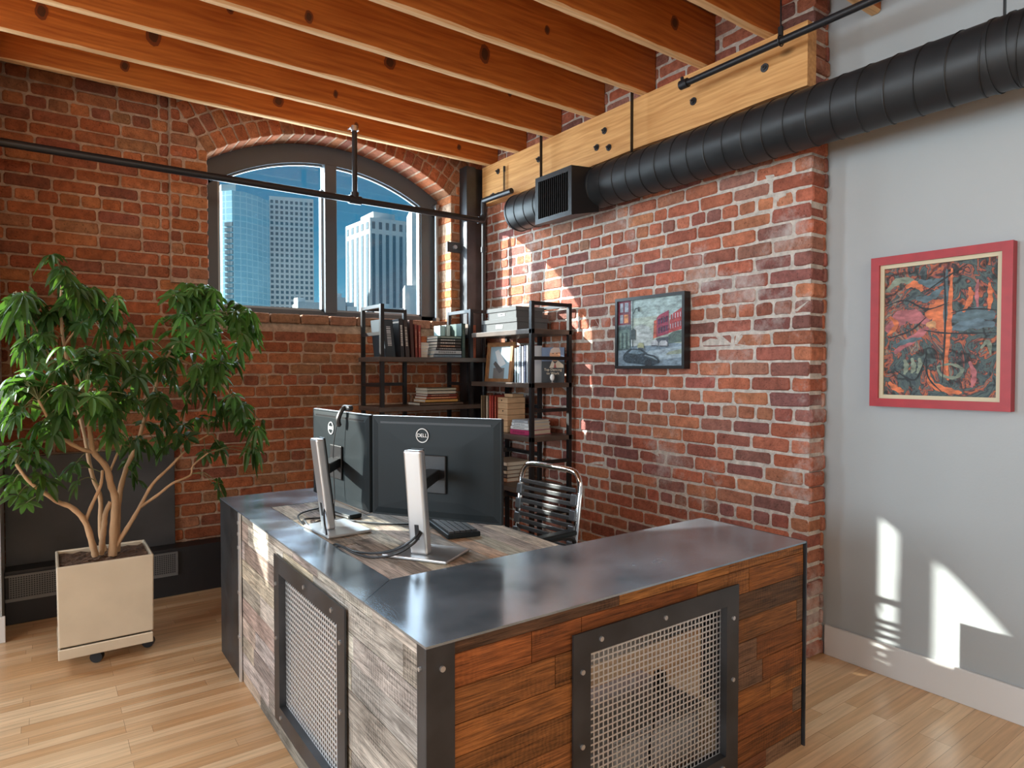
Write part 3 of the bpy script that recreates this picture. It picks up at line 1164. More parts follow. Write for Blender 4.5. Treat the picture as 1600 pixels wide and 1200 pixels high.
# ---------------------------------------------------------------- corner steel column, pipes, duct
cr = thing('steel_column', 'dark steel column in the corner where the two brick walls meet', 'column', (2.84, 4.48, 0))
mb = MB()
mb.prism([(2.742, 4.44, 0), (2.825, 4.44, 0), (2.825, 4.465, 0), (2.935, 4.465, 0), (2.935, 4.548, 0), (2.742, 4.548, 0)], (0, 0, 3.0))
mb.build('shaft', M_STEEL_D, cr, recalc=True)
mb = MB().box((2.62, 4.535, 2.325), (2.86, 4.549, 2.405))
pl = mb.build('tie_plate', M_PANEL, cr)
MB().tube([(2.685, 4.535, 2.365), (2.685, 4.515, 2.365)], 0.017, 6).build('nut', M_SILVER, pl)

pp = thing('sprinkler_pipe', 'black sprinkler pipe crossing in front of the arched window', 'pipe', (1.7, 4.27, 2.5))
PYY, PZ = 4.27, 2.545
mb = MB()
mb.tube([(-6.0, PYY, PZ + .035), (2.74, PYY, PZ - .004)], 0.0225, 14)
mb.build('run', M_PIPE, pp, smooth=True)
mb = MB()
mb.tube([(1.742, PYY, PZ), (1.742, PYY, 3.03)], 0.018, 12)
mb.build('riser', M_PIPE, pp, smooth=True)
mb = MB()
mb.tube([(1.742, PYY, PZ - .0), (1.742, PYY, PZ + 0.05)], 0.028, 14)
mb.tube([(1.70, PYY, PZ), (1.785, PYY, PZ)], 0.030, 14)
mb.build('tee_fitting', M_PIPE, pp, smooth=True)
mb = MB()
mb.tube([(1.742, PYY, 3.01), (1.742, PYY, 3.045)], 0.022, 12)
mb.bar((1.71, PYY + 0.006, 3.027), (1.775, PYY + 0.006, 3.027), 0.010, 0.014)
mb.tube([(1.712, PYY - .012, 3.027), (1.712, PYY + .045, 3.027)], 0.004, 6)
mb.build('clamp', M_SILVER, pp)
mb = MB()
mb.tube(smooth_path([(2.74, PYY, PZ - .004), (2.775, PYY, PZ - .002), (2.79, PYY, PZ + .03), (2.79, PYY, PZ + .05)], 5), 0.026, 12)
mb.build('lower_elbow', M_PIPE, pp, smooth=True)
mb = MB()
mb.tube(smooth_path([(2.79, PYY, PZ + .04), (2.79, PYY, PZ + .115), (2.79, PYY - .005, PZ + .145), (2.79, PYY - .04, PZ + .15), (2.80, PYY - .36, PZ + .15)], 6), 0.021, 12)
mb.build('offset', M_PIPE, pp, smooth=True)
cp = thing('conduit', 'vertical black pipe dropping in the corner in front of the steel column', 'pipe', (2.80, 4.27, 0))
MB().tube([(2.80, 4.285, 0.0), (2.80, 4.285, 2.525)], 0.017, 12).build('drop', M_PIPE, cp, smooth=True)
mb = MB()
mb.tube([(2.80, 4.285, 2.30), (2.80, 4.285, 2.34)], 0.024, 12)
mb.build('coupling', M_PIPE, cp, smooth=True)

# turnbuckle rod hanging at the beam
tb = thing('pipe_hanger', 'thin threaded rod hanger with a loop at the left end of the ledger beam', 'hanger', (2.8, 4.15, 2.7))
mb = MB()
mb.tube([(2.862, 4.10, 2.90), (2.862, 4.10, 2.72)], 0.004, 6)
mb.tube([(2.862, 4.085, 2.90), (2.862, 4.085, 2.72)], 0.003, 6)
mb.tube([(2.862, 4.0925, 2.93), (2.862, 4.0925, 2.89)], 0.009, 8)
mb.build('rod', M_BLACK, tb)
MB().bar((2.80, 4.0925, 2.72), (2.88, 4.0925, 2.72), 0.03, 0.006).build('bracket', M_BLACK, tb)

sp = thing('sprinkler_stub', 'capped black sprinkler pipe running in front of the ledger beam towards the camera', 'pipe', (2.75, 1.7, 2.88))
MB().tube([(2.75, 2.29, 2.885), (2.75, -3.9, 2.885)], 0.0165, 14).build('run', M_PIPE, sp, smooth=True)
mb = MB()
mb.tube([(2.75, 2.31, 2.885), (2.75, 2.262, 2.885)], 0.024, 14)
mb.tube([(2.75, 2.30, 2.885), (2.75, 2.30, 2.925)], 0.009, 8)
mb.build('end_cap', M_PIPE, sp, smooth=True)
mb = MB()
mb.tube([(2.75 + .022 * math.sin(a * .5236), 1.735, 2.887 + .024 * math.cos(a * .5236)) for a in range(12)], 0.0035, 6, closed=True)
mb.tube([(2.75, 1.735, 2.91), (2.75, 1.735, 3.284)], 0.0035, 6)
mb.box((2.744, 1.725, 2.905), (2.756, 1.745, 2.95))
mb.build('hanger_ring', M_BLACK, sp)

# spiral duct
DX, DZ, DR = 2.822, 2.522, 0.128
du = thing('spiral_duct', 'large matte black spiral air duct running along the top of the side wall', 'duct', (DX, 2.0, DZ - DR))
mb = MB()
mb.tube([(DX, 3.86, DZ), (DX, 3.862, DZ)], DR, 48)
N = 48
ys_ = [3.86]
mb = MB()
mb.tube([(DX, 3.86 - i * 0.25, DZ) for i in range(31)], DR, 56)
mb.build('shell', M_DUCT, du, smooth=True)
mb = MB()
pitch = 0.108
hel = []
n_turn = int((3.80 + 3.6) / pitch)
for i in range(n_turn * 28):
    a = 2 * math.pi * i / 28
    hel.append((DX + (DR + .0005) * math.sin(a), 3.82 - pitch * i / 28, DZ + (DR + .0005) * math.cos(a)))
mb.tube(hel, 0.0036, 5)
mb.build('spiral_seam', mat('seam_black', (0.008, 0.009, 0.01), 0.5), du, smooth=True)
for yy in (3.845, 0.92, 0.86):
    MB().tube([(DX, yy + .006, DZ), (DX, yy - .006, DZ)], DR + 0.004, 56).build('joint_band', M_DUCT, du, smooth=True)
for yy, lab in ((3.59, ''), (2.73, ''), (0.90, '')):
    mb = MB()
    mb.bar((DX + .0, yy, DZ + DR), (DX + .0, yy, 3.284), 0.022, 0.003, up=(0, 1, 0))
    mb.tube([(DX, yy, DZ + DR - .004), (DX, yy, DZ + DR + .012)], 0.006, 6)
    mb.build('hanger_strap', M_BLACK, du)
# supply register boxed onto the duct
rg = thing('air_register', 'black square supply register boxed onto the left end of the duct', 'vent', (2.68, 3.18, 2.31))
X0 = 2.60
ya, yb, za, zb = 3.005, 3.36, 2.322, 2.618
mb = MB()
mb.add([(X0, ya, za), (X0, yb, za), (X0, yb, zb), (X0, ya, zb), (2.80, ya - .02, za + .04), (2.80, yb + .02, za + .04), (2.80, yb + .02, zb + .01), (2.80, ya - .02, zb + .01),
        (X0 + .01, ya + .03, za + .03), (X0 + .01, yb - .03, za + .03), (X0 + .01, yb - .03, zb - .03), (X0 + .01, ya + .03, zb - .03)],
       [(0, 4, 7, 3), (1, 2, 6, 5), (0, 1, 5, 4), (3, 7, 6, 2), (4, 5, 6, 7), (8, 9, 10, 11)])
mb.build('box', M_BLACK, rg, recalc=True)
mb = MB()
fw_ = 0.03
mb.box((X0 - .006, ya, za), (X0 + .012, ya + fw_, zb))
mb.box((X0 - .006, yb - fw_, za), (X0 + .012, yb, zb))
mb.box((X0 - .006, ya + fw_, za), (X0 + .012, yb - fw_, za + fw_))
mb.box((X0 - .006, ya + fw_, zb - fw_), (X0 + .012, yb - fw_, zb))
mb.build('frame', mat('register_frame', (0.035, 0.04, 0.045), 0.35, 0.2), rg)
nb = 15
for i in range(nb):
    yy = ya + fw_ + 0.008 + (yb - ya - 2 * fw_ - 0.016) * i / (nb - 1)
    MB().obox((X0 + .004, yy, (za + zb) / 2), (0.008, 0.004, 0), (-.0006, .0012, 0), (0, 0, (zb - za) / 2 - fw_)).build('blade', M_BLACK, rg)

# ---------------------------------------------------------------- radiator cover and steel panel
MPERF = mat('perforated_steel', (0.20, 0.205, 0.21), 0.45, 0.4)
rc = thing('radiator_cover', 'low black steel radiator cover with perforated grille under the window wall', 'radiator', (1.4, 4.5, 0))
mb = MB()
mb.box((-0.186, 4.445, 0), (1.80, 4.585, 0.292))
mb.build('casing', mat('casing_black', (0.028, 0.029, 0.033), 0.45, 0.3), rc, bevel=0.004)
mb = MB()
gx0, gx1, gz0, gz1 = -0.165, 0.645, 0.145, 0.262
nx, nz = 70, 10
for i in range(nx + 1):
    xx = gx0 + (gx1 - gx0) * i / nx
    mb.bar((xx, 4.438, gz0), (xx, 4.438, gz1), 0.0045, 0.003, up=(0, 1, 0))
for i in range(nz + 1):
    zz = gz0 + (gz1 - gz0) * i / nz
    mb.bar((gx0, 4.437, zz), (gx1, 4.437, zz), 0.003, 0.0045)
mb.bar((gx0 - .02, 4.436, gz0 - .008), (gx1 + .01, 4.436, gz0 - .008), 0.006, 0.018)
mb.bar((gx0 - .02, 4.436, gz1 + .006), (gx1 + .01, 4.436, gz1 + .006), 0.006, 0.010)
mb.bar((gx1 + .006, 4.436, gz0), (gx1 + .006, 4.436, gz1), 0.006, 0.010)
mb.build('grille', MPERF, rc)
mb = MB()
tag(MB().box((-0.184, 4.565, 0.292), (0.662, 4.583, 0.90)).build('steel_panel', M_PANEL, bevel=0.002), 'flat grey steel panel on the brick wall behind the plant', 'panel')

# ---------------------------------------------------------------- reception desk
DH = 0.76
X_L, Y_F, X_R, Y_B = 0.70, 1.31, 2.262, 3.43
desk = thing('reception_desk', 'corner reception desk of reclaimed boards with a blackened steel top', 'desk', (X_L, Y_F, 0))
IX0, IX1, IY0, IY1 = 0.84, 1.50, 1.80, 3.03
TT = 0.006


def plate(poly, z0=DH - TT, h=TT):
    return MB().prism([(p[0], p[1], z0) for p in poly], (0, 0, h))


plate([(X_L - .004, Y_F - .004), (X_R, Y_F - .004), (X_R, 1.775), (IX1, 1.775), (IX1, IY0 - .004), (IX0, IY0 - .004), (X_L - .004, 1.66)]).build('front_top', M_STEEL, desk, recalc=True)
plate([(X_L - .004, 1.6615), (IX0 - .004, IY0 - .004), (IX0 - .004, 3.06), (X_L - .004, 3.06)]).build('side_top', M_STEEL, desk, recalc=True)
plate([(X_L - .004, 3.0615), (1.62, 3.0615), (1.62, Y_B), (X_L - .004, Y_B)]).build('back_top', M_STEEL, desk, recalc=True)
plate([(X_R + .001, Y_F - .004), (X_R + .007, Y_F - .004), (X_R + .007, 1.775), (X_R + .001, 1.775)], 0.0, DH).build('end_panel', M_STEEL_D, desk, recalc=True)

PAL_F = [(0.26, 0.085, 0.026), (0.33, 0.115, 0.032), (0.18, 0.066, 0.026), (0.37, 0.14, 0.042), (0.14, 0.068, 0.038), (0.23, 0.11, 0.052), (0.24, 0.13, 0.075), (0.32, 0.12, 0.038)]  # front boards browner, warm light partly put into the colour
PAL_L = [(0.52, 0.45, 0.38), (0.42, 0.36, 0.30), (0.56, 0.46, 0.36), (0.30, 0.26, 0.23), (0.46, 0.41, 0.36), (0.60, 0.54, 0.47), (0.42, 0.33, 0.26)]  # side boards greyer, cool daylight partly put into the colour
PAL_T = [(0.46, 0.38, 0.30), (0.52, 0.43, 0.34), (0.38, 0.31, 0.26), (0.58, 0.49, 0.40), (0.46, 0.31, 0.20)]


def boards(mb, P, u0, u1, z0, z1, hgt, pal, rnd, hole=None, lens=(0.25, 0.75), t=0.018, top_h=None):
    zz = z1
    k = 0
    while zz > z0 + 0.004:
        h = top_h if (k == 0 and top_h) else hgt * rnd.uniform(0.93, 1.06)
        zb_ = max(z0, zz - h)
        u = u0 - rnd.uniform(0, 0.3)
        while u < u1:
            L = rnd.uniform(*lens)
            a, b_ = max(u, u0), min(u + L, u1)
            u += L
            if b_ - a < 0.012:
                continue
            parts = [(a, b_, zb_, zz)]
            if hole:
                h0, h1, hz0, hz1 = hole
                if zb_ < hz1 and zz > hz0:
                    parts = []
                    za_, zc_ = max(zb_, hz0), min(zz, hz1)
                    if a < h0: parts.append((a, min(b_, h0), zb_, zz))
                    if b_ > h1: parts.append((max(a, h1), b_, zb_, zz))
                    ma, mb_ = max(a, h0), min(b_, h1)
                    if mb_ > ma:
                        if zz > hz1: parts.append((ma, mb_, hz1, zz))
                        if zb_ < hz0: parts.append((ma, mb_, zb_, hz0))
            col = jit(rnd.choice(pal), rnd, 0.2)
            dd = rnd.uniform(0, 0.0018)
            for (p0, p1, q0, q1) in parts:
                if p1 - p0 < 0.004 or q1 - q0 < 0.003: continue
                g = 0.0011
                c8 = [P(p0 + g, q0 + g, -t), P(p1 - g, q0 + g, -t), P(p1 - g, q1 - g, -t), P(p0 + g, q1 - g, -t), P(p0 + g, q0 + g, dd), P(p1 - g, q0 + g, dd), P(p1 - g, q1 - g, dd), P(p0 + g, q1 - g, dd)]
                mb.add(c8, [(0, 3, 2, 1), (4, 5, 6, 7), (0, 1, 5, 4), (1, 2, 6, 5), (2, 3, 7, 6), (3, 0, 4, 7)], col)
        zz = zb_
        k += 1


rnd = random.Random(21)
mb = MB()
boards(mb, lambda u, z_, d: (u, Y_F + 0.006 - d, z_), 0.772, X_R - 0.004, 0.0, DH - TT, 0.083, PAL_F, rnd, hole=(1.175, 1.815, 0.105, 0.645), top_h=0.034)
mb.build('front_cladding', M_BOARD_X, desk, recalc=True)
mb = MB()
boards(mb, lambda u, z_, d: (X_L + 0.006 - d, u, z_), 1.352, 3.035, 0.0, DH - TT, 0.083, PAL_L, rnd, hole=(1.83, 2.46, 0.12, 0.665), top_h=0.034)
mb.build('side_cladding', M_BOARD_Y, desk, recalc=True)
# steel corner post (angle) with bolts
mb = MB()
mb.box((X_L - .0035, Y_F - .0035, 0), (0.773, Y_F + .0015, DH - TT))
mb.box((X_L - .0035, Y_F + .0015, 0), (X_L + .0015, 1.352, DH - TT))
ps = mb.build('corner_post', M_STEEL_D, desk, bevel=0.001)
for zz in (0.70, 0.38, 0.06):
    mb = MB().tube([(0.738, Y_F - .0035, zz), (0.738, Y_F - .009, zz)], 0.007, 12)
    mb.build('screw', M_SILVER, ps)
    mb = MB().tube([(X_L - .0035, 1.333, zz), (X_L - .009, 1.333, zz)], 0.005, 12)
    mb.build('screw', M_SILVER, ps)
# steel side panel at the far left end with its folded lip
MB().box((X_L - .003, 3.06, 0), (X_L + .003, Y_B, DH - TT)).build('steel_side_panel', M_STEEL_D, desk)
lip = MB().box((X_L - .006, 3.037, 0), (X_L + .002, 3.062, DH - TT)).build('side_lip', M_MESH, desk)
for zz in (0.71, 0.66, 0.60, 0.40, 0.2):
    MB().tube([(X_L - .006, 3.05, zz), (X_L - .011, 3.05, zz)], 0.008, 12).build('screw', M_SILVER, lip)
MB().box((X_L + .003, Y_B - .006, 0), (1.62, Y_B, DH - TT)).build('back_panel', M_STEEL_D, desk)
MB().box((1.2, 1.765, 0.30), (X_R, 1.771, DH - TT)).build('inner_panel', M_TRIM, desk)


def mesh_panel(name, P, u0, u1, z0, z1, fr, step, parent, hole_sz=0.62):
    """angle-steel frame around woven square mesh; P(u, z, d)"""
    mb = MB()
    def bx(a, b_, c, d_, d0, d1):
        c8 = [P(a, c, d0), P(b_, c, d0), P(b_, d_, d0), P(a, d_, d0), P(a, c, d1), P(b_, c, d1), P(b_, d_, d1), P(a, d_, d1)]
        mb.add(c8, [(0, 3, 2, 1), (4, 5, 6, 7), (0, 1, 5, 4), (1, 2, 6, 5), (2, 3, 7, 6), (3, 0, 4, 7)])
    bx(u0, u0 + fr, z0, z1, 0.002, 0.008)
    bx(u1 - fr, u1, z0, z1, 0.002, 0.008)
    bx(u0 + fr, u1 - fr, z1 - fr, z1, 0.002, 0.008)
    bx(u0 + fr, u1 - fr, z0, z0 + fr, 0.002, 0.008)
    e_ = 0.006
    bx(u0 + fr - e_, u0 + fr, z0 + fr, z1 - fr, -0.035, 0.002)
    bx(u1 - fr, u1 - fr + e_, z0 + fr, z1 - fr, -0.035, 0.002)
    bx(u0 + fr, u1 - fr, z1 - fr, z1 - fr + e_, -0.035, 0.002)
    bx(u0 + fr, u1 - fr, z0 + fr - e_, z0 + fr, -0.035, 0.002)
    frame = mb.build(name, M_STEEL_D, parent, recalc=True)
    mb = MB()
    a0, a1, b0, b1 = u0 + fr, u1 - fr, z0 + fr, z1 - fr
    nu = int((a1 - a0) / step)
    nz_ = int((b1 - b0) / step)
    wr = step * (1 - hole_sz) / 2
    def bar2(ua, ub, za_, zb_, d):
        c8 = [P(ua, za_, d - .0012), P(ub, za_, d - .0012), P(ub, zb_, d - .0012), P(ua, zb_, d - .0012), P(ua, za_, d), P(ub, za_, d), P(ub, zb_, d), P(ua, zb_, d)]
        mb.add(c8, [(0, 3, 2, 1), (4, 5, 6, 7), (0, 1, 5, 4), (1, 2, 6, 5), (2, 3, 7, 6), (3, 0, 4, 7)])
    for i in range(nu + 1):
        uu_ = a0 + (a1 - a0) * i / nu
        bar2(uu_ - wr, uu_ + wr, b0, b1, -0.018)
    for i in range(nz_ + 1):
        zz_ = b0 + (b1 - b0) * i / nz_
        bar2(a0, a1, zz_ - wr, zz_ + wr, -0.0168)
    mb.build('wire_mesh', M_MESH, frame, recalc=True)
    for (uu_, zz_) in ((u0 + fr * .5, z1 - fr * 1.7), (u0 + fr * .5, (z0 + z1) / 2), (u1 - fr * .5, z1 - fr * 1.7), (u1 - fr * .5, (z0 + z1) / 2), ((u0 + u1) / 2, z1 - fr * .5), (u0 + fr * 1.6, z1 - fr * .5), (u1 - fr * 1.3, z0 + fr * .5)):
        c = Vector(P(uu_, zz_, 0.008)); q = Vector(P(uu_, zz_, 0.013))
        MB().tube([c, q], 0.007, 12).build('screw', M_SILVER, frame)
    return frame


mesh_panel('front_grille', lambda u, z_, d: (u, Y_F - d, z_), 1.135, 1.855, 0.065, 0.682, 0.062, 0.0178, desk, 0.74)
mesh_panel('side_grille', lambda u, z_, d: (X_L - d, u, z_), 1.792, 2.50, 0.08, 0.70, 0.062, 0.0178, desk, 0.60)

# inlaid wooden work surface
rnd = random.Random(4)
mb = MB()
nrow = 9
for i in range(nrow):
    xa = IX0 + 0.001 + (IX1 - IX0) * i / nrow
    xb = IX0 + (IX1 - IX0) * (i + 1) / nrow - 0.0012
    yy = IY0 - 0.002
    while yy < IY1 + .028:
        L = rnd.uniform(0.3, 0.9)
        y2 = min(yy + L, IY1 + .028)
        mb.box((xa, yy, DH - 0.03), (xb, y2 - 0.001, DH - 0.0005 + rnd.uniform(-.001, .0006)), jit(rnd.choice(PAL_T), rnd, .2))
        yy = y2
mb.build('work_surface', board_mat('worktop_board', (12, 0.8, 12), 0.85, 0.0), desk)
MB().box((IX0, 2.20, DH - .06), (IX0 + .012, 2.63, DH - .004)).build('cable_slot', M_BLACK, desk)
# under-desk support leg and a file box seen through the front mesh
MB().box((1.36, 1.70, 0), (1.41, 1.75, DH - .01)).build('support_post', M_BLACK, desk)
fb = thing('file_pedestal', 'pale grey box on the floor behind the front mesh of the desk', 'box', (1.75, 1.6, 0))
MB().box((1.44, 1.46, 0.0), (1.86, 1.74, 0.20)).build('body', mat('pale_grey_box', (0.62, 0.64, 0.66), 0.4, 0.2), fb, bevel=0.006)
MB().box((1.43, 1.45, 0.20), (1.87, 1.75, 0.225)).build('lid', M_SILVER, fb, bevel=0.004)
cb = thing('power_cord', 'thin black cord hanging behind the front mesh of the desk', 'cord', (1.6, 1.5, 0.1))
MB().tube(smooth_path([(1.63, 1.44, 0.33), (1.60, 1.44, 0.24), (1.58, 1.44, 0.14), (1.60, 1.43, 0.06), (1.56, 1.43, 0.01)], 5), 0.004, 8).build('cable', M_BLACK, cb, smooth=True)
MB().box((1.615, 1.425, 0.33), (1.645, 1.455, 0.40)).build('plug', M_BLACK, cb, bevel=0.003)

# ---------------------------------------------------------------- monitors
def monitor(a2, b2, label, logo_px=0.0, col_xy=(0, 0), base_rot=0, arm=True):
    """a2 -> b2: left and right ends of the back as seen from the camera"""
    a2, b2 = Vector((*a2, 0)), Vector((*b2, 0))
    u = (b2 - a2).normalized()
    nrm = Vector((u.y, -u.x, 0))            # back normal, towards the camera side
    if nrm.dot(-(a2 + b2)) < 0:
        nrm = -nrm
    Wd = (b2 - a2).length
    root = thing('computer_monitor', label, 'monitor', (col_xy[0], col_xy[1], DH + .001), 0, 'monitors on the desk')
    c = (a2 + b2) / 2
    z0, z1 = 0.838, 1.214
    zc = (z0 + z1) / 2
    mb = MB()
    mb.obox(c + Vector((0, 0, zc)), u * Wd / 2, nrm * 0.009, Vector((0, 0, (z1 - z0) / 2)))
    mb.build('bezel', M_PLASTIC, root, bevel=0.002)
    MB().obox(c + Vector((0, 0, z1 + .0004)), u * (Wd / 2 - .003), nrm * 0.006, Vector((0, 0, .0008))).build('top_edge', M_SILVER, root)
    mb = MB()
    # back shell: shallow truncated pyramid
    o_ = [c + u * sx_ * (Wd / 2 - .006) + Vector((0, 0, zc + sz_ * ((z1 - z0) / 2 - .006))) + nrm * 0.009 for sx_, sz_ in ((-1, -1), (1, -1), (1, 1), (-1, 1))]
    i_ = [c + u * sx_ * (Wd / 2 - .03) + Vector((0, 0, zc + sz_ * ((z1 - z0) / 2 - .03))) + nrm * 0.0135 for sx_, sz_ in ((-1, -1), (1, -1), (1, 1), (-1, 1))]
    k_ = [c + u * sx_ * (Wd / 2 - .16) + Vector((0, 0, zc - 0.02 + sz_ * 0.10)) + nrm * 0.0155 for sx_, sz_ in ((-1, -1), (1, -1), (1, 1), (-1, 1))]
    fs = [(8, 9, 10, 11), (3, 2, 1, 0)]
    for q in range(4):
        q2 = (q + 1) % 4
        fs += [(q, q2, 4 + q2, 4 + q), (4 + q, 4 + q2, 8 + q2, 8 + q)]
    mb.add(o_ + i_ + k_, fs)
    mb.build('back_shell', M_PLASTIC, root, recalc=True, bevel=0.003)
    MB().obox(c + Vector((0, 0, zc + .003)) - nrm * 0.0095, u * (Wd / 2 - .012), nrm * 0.001, Vector((0, 0, (z1 - z0) / 2 - .015))).build('screen', mat('screen_dark', (0.02, 0.022, 0.025), 0.1), root)
    MB().obox(c + u * 0.0 + Vector((0, 0, z1 - .024)) + nrm * 0.0115, u * (Wd / 2 - .04), nrm * 0.002, Vector((0, 0, .004))).build('top_vent', M_BLACK, root)
    # badge: ring with four letters
    L = c + u * (-0.045) + Vector((0, 0, z1 - 0.068)) + nrm * 0.0185
    if logo_px: L = c + u * logo_px + Vector((0, 0, z1 - 0.072)) + nrm * 0.0185
    ring = [L + u * .025 * math.cos(q * math.pi / 16) + Vector((0, 0, .025 * math.sin(q * math.pi / 16))) for q in range(32)]
    bd = MB().tube(ring, 0.0018, 6, closed=True).build('badge_ring', M_WHITE, root, smooth=True)
    rtd = u
    text_mesh('DELL', 0.0185, M_WHITE, root, 'badge_lettering', L - root.location + nrm * .0005, rtd, (0, 0, 1), 0.0012)
    MB().obox(L - nrm * .006, u * .006, nrm * .005, Vector((0, 0, .006))).build('badge_mount', M_PLASTIC, root)
    # stand
    cxy = Vector((col_xy[0], col_xy[1], 0))
    lean = nrm * 0.045
    bz = DH + .012
    tz = 1.125
    w2, d2 = 0.033, 0.017
    lo, hi = cxy + Vector((0, 0, bz)), cxy + lean + Vector((0, 0, tz))
    mb = MB()
    mb.obox((lo + hi) / 2, u * w2, nrm * d2, (hi - lo) / 2)
    colo = mb.build('stand_column', M_SILVER, root, bevel=0.008, segs=3)
    MB().obox((lo * .78 + hi * .22) + nrm * (d2 + .0004), u * 0.008, nrm * 0.001, (hi - lo).normalized() * 0.026).build('cable_hole', M_BLACK, colo, bevel=0.004)
    MB().obox((lo + hi) / 2 - nrm * (d2 + .002) + Vector((0, 0, 0.02)), u * (w2 * .7), nrm * 0.003, (hi - lo) / 2 * 0.9).build('column_track', M_BLACK, root)
    ctr = c + Vector((0, 0, zc - 0.02)) + nrm * 0.022
    p_ = cxy + lean * .8 + Vector((0, 0, zc - 0.02)) - nrm * d2
    mb = MB()
    mb.bar(p_, ctr, 0.05, 0.04)
    mb.build('arm', M_BLACK, root, bevel=0.004)
    MB().obox(ctr, u * 0.055, nrm * 0.004, Vector((0, 0, 0.07))).build('mount_plate', M_BLACK, root, bevel=0.004)
    # base plate
    mb = MB()
    bc = cxy - nrm * 0.035 + Vector((0, 0, DH + .0065))
    mb.obox(bc, u * 0.122, nrm * 0.088, Vector((0, 0, .0055)))
    mb.build('base_plate', M_SILVER, root, bevel=0.004)
    return root, u, nrm


mon_r, ur, nr = monitor((1.025, 2.341), (1.314, 1.888), 'right hand black monitor, its back and round badge facing the camera', 0.0, (1.022, 1.949))
mon_l, ul, nl = monitor((0.991, 2.905), (1.020, 2.350), 'left hand monitor on the desk, angled, sunlit back with a webcam on top', -0.06, (0.894, 2.472))

# webcam clipped on the left monitor
wc = thing('webcam', 'small black webcam clipped on top of the left hand monitor', 'webcam', (1.0, 2.66, 1.215))
cpos = Vector((1.008, 2.56, 1.232))
mb = MB()
mb.obox(cpos, ul * 0.035, nl * 0.012, (0, 0, 0.011))
mb.build('body', M_BLACK, wc, bevel=0.008, segs=3)
mb = MB()
mb.tube(smooth_path([cpos + Vector((0, 0, .0)), cpos + nl * .022 + Vector((0, 0, -.006)), cpos + nl * .04 - Vector((0, 0, .045)), cpos + nl * .034 - Vector((0, 0, .075))], 4), [.010] * 12 + [.004], 8)
mb.build('clip', M_BLACK, wc, smooth=True)
MB().tube(smooth_path([cpos + nl * .03 - Vector((0, 0, .02)), cpos + nl * .045 - Vector((0, 0, .10)) + ul * -.02, cpos + nl * .05 - Vector((0, 0, .2)) - ul * .03, cpos + nl * .045 - Vector((0, 0, .36)) - ul * .03, cpos + nl * .045 - Vector((0, 0, .460)) - ul * .05], 6), 0.002, 6).build('cable', M_BLACK, wc, smooth=True)

# cables lying on the desk
ZC = DH + 0.006
cbl = [
    ('black cable from the right monitor stand, the upper of its two', [(1.005, 1.925, .855), (0.985, 1.925, .835), (0.95, 1.96, .80), (0.90, 2.03, .775), (0.86, 2.12, ZC), (0.845, 2.22, ZC), (0.835, 2.27, .74)]),
    ('black cable from the right monitor stand, the lower of its two', [(1.008, 1.92, .850), (0.975, 1.91, .822), (0.93, 1.95, .785), (0.88, 2.02, ZC), (0.85, 2.11, ZC), (0.843, 2.25, ZC), (0.84, 2.30, .74)]),
    ('black cable dropping from the left monitor stand into the desk slot', [(0.875, 2.458, .87), (0.865, 2.44, .84), (0.86, 2.42, .80), (0.852, 2.38, .775), (0.848, 2.36, .74)]),
    ('black cable looping left of the left monitor stand', [(0.96, 2.68, ZC), (0.90, 2.70, ZC), (0.86, 2.66, .775), (0.848, 2.60, .775), (0.848, 2.54, .76), (0.848, 2.50, .73)]),
    ('thin cable trailing across the sunlit work surface', [(1.27, 2.30, ZC), (1.20, 2.36, ZC), (1.12, 2.42, ZC), (1.06, 2.50, ZC), (1.00, 2.60, ZC), (0.93, 2.64, ZC), (0.87, 2.58, ZC), (0.848, 2.48, .74)]),
    ('cable arching highest at the back of the left monitor', [(1.02, 2.88, ZC), (0.95, 2.86, ZC), (0.89, 2.80, ZC + .004), (0.855, 2.72, ZC + .004), (0.847, 2.60, .75), (0.847, 2.56, .72)]),
]
for lab, pts in cbl:
    o = MB().tube(smooth_path(pts, 8), 0.0040, 8).build('cable', M_BLACK, smooth=True)
    tag(o, lab, 'cable', 'monitor cables')

# keyboard, mouse-side device
kb = thing('keyboard', 'black keyboard on the wooden work surface behind the right monitor', 'keyboard', (1.31, 2.27, DH + .001), math.radians(-102))
MB().box((-.20, -.065, 0), (.20, .065, .018)).build('tray', M_PLASTIC, kb, world=False, bevel=0.003)
for r_ in range(5):
    for c_ in range(17):
        if r_ == 4 and 5 <= c_ < 10:
            continue
        x_ = -.192 + c_ * .0227
        MB().box((x_, -.056 + r_ * .0225, .018), (x_ + .0195, -.037 + r_ * .0225, .026)).build('key', mat('key_black', (0.04, 0.042, 0.046), 0.45), kb, world=False)
MB().box((-.078, .034, .018), (.034, .053, .026)).build('space_bar', mat('key_black'), kb, world=False)
dk = thing('docking_bar', 'flat black bar lying on the desk below the left monitor', 'device', (1.04, 2.74, DH + .001), math.radians(-80))
MB().box((-.13, -.03, 0), (.13, .03, .018)).build('body', M_PLASTIC, dk, world=False, bevel=0.004)
MB().box((-.12, -.031, .004), (.12, -.0301, .012)).build('trim', M_SILVER, dk, world=False)

